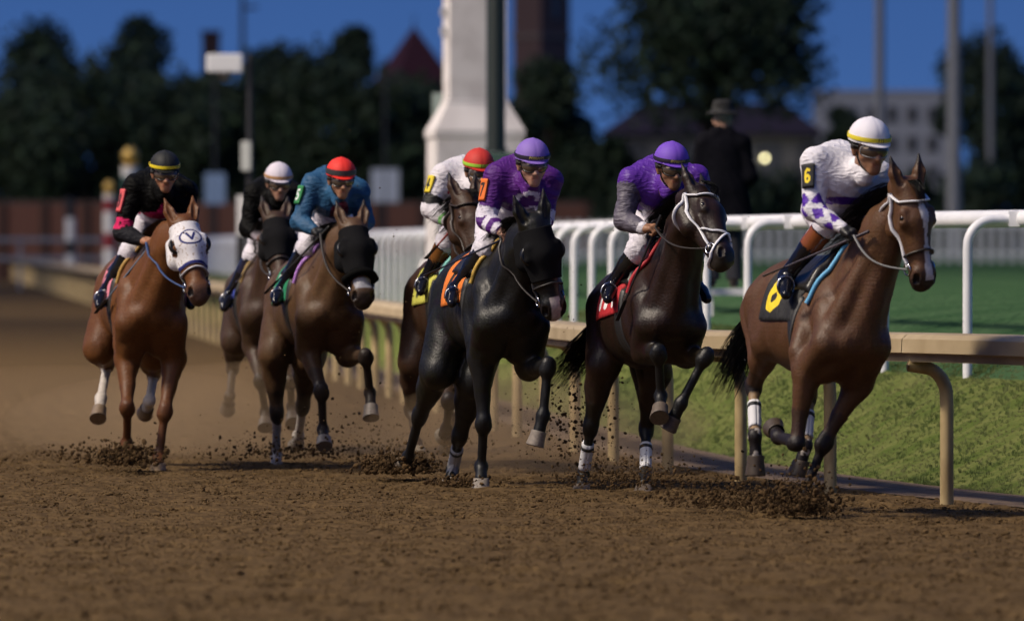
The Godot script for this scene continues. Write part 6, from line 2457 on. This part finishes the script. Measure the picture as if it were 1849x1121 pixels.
func clod_mesh(seed_: int) -> ArrayMesh:
	var g := blank()
	var rng := RandomNumberGenerator.new()
	rng.seed = seed_
	g.v.append(Vector3(0, 1, 0))
	for i in 2:
		for k in 5:
			var a := TAU * (k + i * 0.5) / 5.0
			g.v.append(Vector3(cos(a), 0.45 if i == 0 else -0.45, sin(a)).normalized())
	g.v.append(Vector3(0, -1, 0))
	for k in 12:
		g.v[k] = g.v[k] * Vector3(rng.randf_range(0.7, 1.25), rng.randf_range(0.55, 0.95), rng.randf_range(0.7, 1.25))
	for k in 5:
		var n := (k + 1) % 5
		g.i.append_array(PackedInt32Array([0, 1 + n, 1 + k, 1 + k, 1 + n, 6 + k, 1 + n, 6 + n, 6 + k, 11, 6 + k, 6 + n]))
	flat(g)
	return to_mesh(g)


func scatter(called: String, label: String, mesh: Mesh, m: Material, list: Array, tints: Array) -> MultiMeshInstance3D:
	var mm := MultiMesh.new()
	mm.transform_format = MultiMesh.TRANSFORM_3D
	mm.use_colors = true
	mm.mesh = mesh
	mm.instance_count = list.size()
	for k in list.size():
		mm.set_instance_transform(k, list[k])
		mm.set_instance_color(k, tints[k])
	var o := MultiMeshInstance3D.new()
	o.name = numbered(called)
	o.multimesh = mm
	o.material_override = m
	add_child(o)
	tag(o, label, "dirt" if called != "bank_grass" else "grass", "", "stuff")
	return o


func build_details() -> void:
	var rng := RandomNumberGenerator.new()
	rng.seed = 77
	var soil := painted(0.95)
	soil.metallic_specular = 0.2
	var shapes := [clod_mesh(1), clod_mesh(2), clod_mesh(3)]
	# crumbs lying on the track
	for s in 3:
		var list := []
		var tints := []
		for n in 17000:
			var d := rng.randf_range(29.0, 60.0)
			var x := rng.randf_range(-0.078, 0.078) * d
			if x > along(RAIL_PATH, d) + 0.25:
				continue
			var r := rng.randf_range(0.0025, 0.007) if rng.randf() < 0.95 else rng.randf_range(0.007, 0.017)
			list.append(Transform3D(Basis.from_euler(Vector3(rng.randf_range(-0.4, 0.4), rng.randf() * TAU, rng.randf_range(-0.4, 0.4))).scaled(Vector3(r * 1.2, r, r * 1.2)), Vector3(x, 0.004 + r * 0.2, -d)))
			var w := rng.randf_range(0.6, 1.35)
			tints.append(Color(0.1 * w, 0.063 * w, 0.028 * w))
		scatter("dirt_crumbs", "loose dirt crumbs lying on the track", shapes[s], soil, list, tints)
	# dirt thrown up by the hooves: middle, spread, number, size, reach of the fall
	var throws := [
		["heap of thrown dirt at the forefeet of the chestnut horse", Vector3(-2.83, 0.06, -52.6), Vector3(0.12, 0.065, 0.2), 480, 0.022],
		["loose dirt flying left of the chestnut horse", Vector3(-3.1, 0.07, -53.2), Vector3(0.2, 0.06, 0.4), 160, 0.015],
		["heap of thrown dirt behind the near-black horse", Vector3(-0.79, 0.06, -50.6), Vector3(0.13, 0.065, 0.2), 620, 0.022],
		["small heap of dirt at the near-black horse's hoof", Vector3(-0.36, 0.02, -49.2), Vector3(0.1, 0.03, 0.2), 220, 0.016],
		["spray of dirt between the near-black and the dark bay horse", Vector3(0.42, 0.42, -49.6), Vector3(0.17, 0.26, 0.4), 420, 0.013],
		["dirt breaking up under the dark bay horse", Vector3(0.78, 0.05, -47.9), Vector3(0.24, 0.1, 0.3), 600, 0.012],
		["low ridge of thrown dirt behind the bay horse", Vector3(1.36, 0.04, -44.6), Vector3(0.22, 0.085, 0.25), 640, 0.014],
		["dark clods bursting at the bay horse's planted forefoot", Vector3(1.74, 0.03, -43.6), Vector3(0.11, 0.1, 0.15), 760, 0.017],
		["fine dirt drifting between the light bay and near-black horses", Vector3(-0.9, 0.25, -53.2), Vector3(0.6, 0.16, 0.8), 420, 0.011],
		["dirt flung up beneath the light bay horse", Vector3(-1.6, 0.08, -53.6), Vector3(0.35, 0.07, 0.5), 420, 0.014],
		["scattered specks of dirt in the air over the pack", Vector3(-0.2, 1.2, -51.0), Vector3(1.2, 0.5, 1.5), 170, 0.007],
	]
	for t in throws:
		var list := []
		var tints := []
		for n in int(t[3] * 4.2):
			var p: Vector3 = t[1] + Vector3(rng.randfn(), absf(rng.randfn()) if t[1].y < 0.2 else rng.randfn(), rng.randfn()) * t[2]
			p.y = maxf(p.y, 0.005)
			var r: float = t[4] * exp(minf(rng.randfn() * 0.9, 1.7)) * 0.2
			list.append(Transform3D(Basis.from_euler(Vector3(rng.randf() * TAU, rng.randf() * TAU, rng.randf() * TAU)).scaled(Vector3(r, r * rng.randf_range(0.6, 1.3), r)), p))
			var w := rng.randf_range(0.5, 1.15)
			tints.append(Color(0.085 * w, 0.052 * w, 0.024 * w))
		scatter("thrown_dirt", t[0], shapes[list.size() % 3], soil, list, tints)
	# blades of grass on the bank
	var blade := blank()
	for q in 6:
		var a := q * 1.05
		var e := Vector3(cos(a), 0, sin(a))
		var f := Vector3(-sin(a), 0, cos(a))
		var b: int = blade.v.size()
		blade.v.append_array(PackedVector3Array([e * 0.2 - f * 0.09, e * 0.2 + f * 0.09, e * 0.42 + f * 0.06 + Vector3(0, 0.6, 0), e * 0.42 - f * 0.06 + Vector3(0, 0.6, 0), e * 0.8 + Vector3(0, 0.95, 0)]))
		blade.i.append_array(PackedInt32Array([b, b + 2, b + 1, b, b + 3, b + 2, b + 3, b + 4, b + 2]))
	vertex_normals(blade)
	var tuft := to_mesh(blade)
	var patch := FastNoiseLite.new()
	patch.seed = 14
	patch.frequency = 0.9
	var list := []
	var tints := []
	for n in 42000:
		var d := 43.0 + 42.0 * pow(rng.randf(), 1.5)
		var a := along(RAIL_PATH, d) + 1.08
		var b := along(TURF_PATH, d) + 0.7
		var x := lerpf(a, b, rng.randf())
		var y := bank_height(x, d)
		var pn := patch.get_noise_2d(x * 1.6, d * 0.7)
		var r := rng.randf_range(0.014, 0.03) * (1.0 + 0.5 * pn)
		list.append(Transform3D(Basis(Vector3.UP, rng.randf() * TAU).scaled(Vector3(r, r * rng.randf_range(0.7, 1.3), r)), Vector3(x, y - 0.005, -d)))
		var dry := clampf(0.35 - pn * 1.4 + rng.randf_range(-0.3, 0.3), 0.0, 1.0)
		var c := Color(0.085, 0.125, 0.026).lerp(Color(0.19, 0.188, 0.078), dry)
		tints.append(c * rng.randf_range(0.75, 1.2))
	var gm := painted(0.8)
	gm.backlight_enabled = true
	gm.backlight = Color(0.15, 0.2, 0.03)
	scatter("bank_grass", "short grass blades covering the bank behind the rail", tuft, gm, list, tints)
	# dust hanging behind the leading horses
	for f in [[Vector3(-1.2, 0.28, -56.5), Vector3(5.6, 1.0, 5.0), 0.11], [Vector3(0.15, 0.25, -52.3), Vector3(2.6, 0.9, 3.0), 0.14], [Vector3(-3.6, 0.3, -57.5), Vector3(4.0, 0.8, 5.0), 0.05]]:
		var v := FogVolume.new()
		v.name = numbered("dust")
		v.shape = RenderingServer.FOG_VOLUME_SHAPE_ELLIPSOID
		v.size = f[1]
		v.position = f[0]
		var m := FogMaterial.new()
		m.albedo = Color(0.86, 0.73, 0.57)
		m.density = f[2]
		v.material = m
		add_child(v)
		tag(v, "brown dust hanging low behind the galloping horses", "dust", "", "stuff")
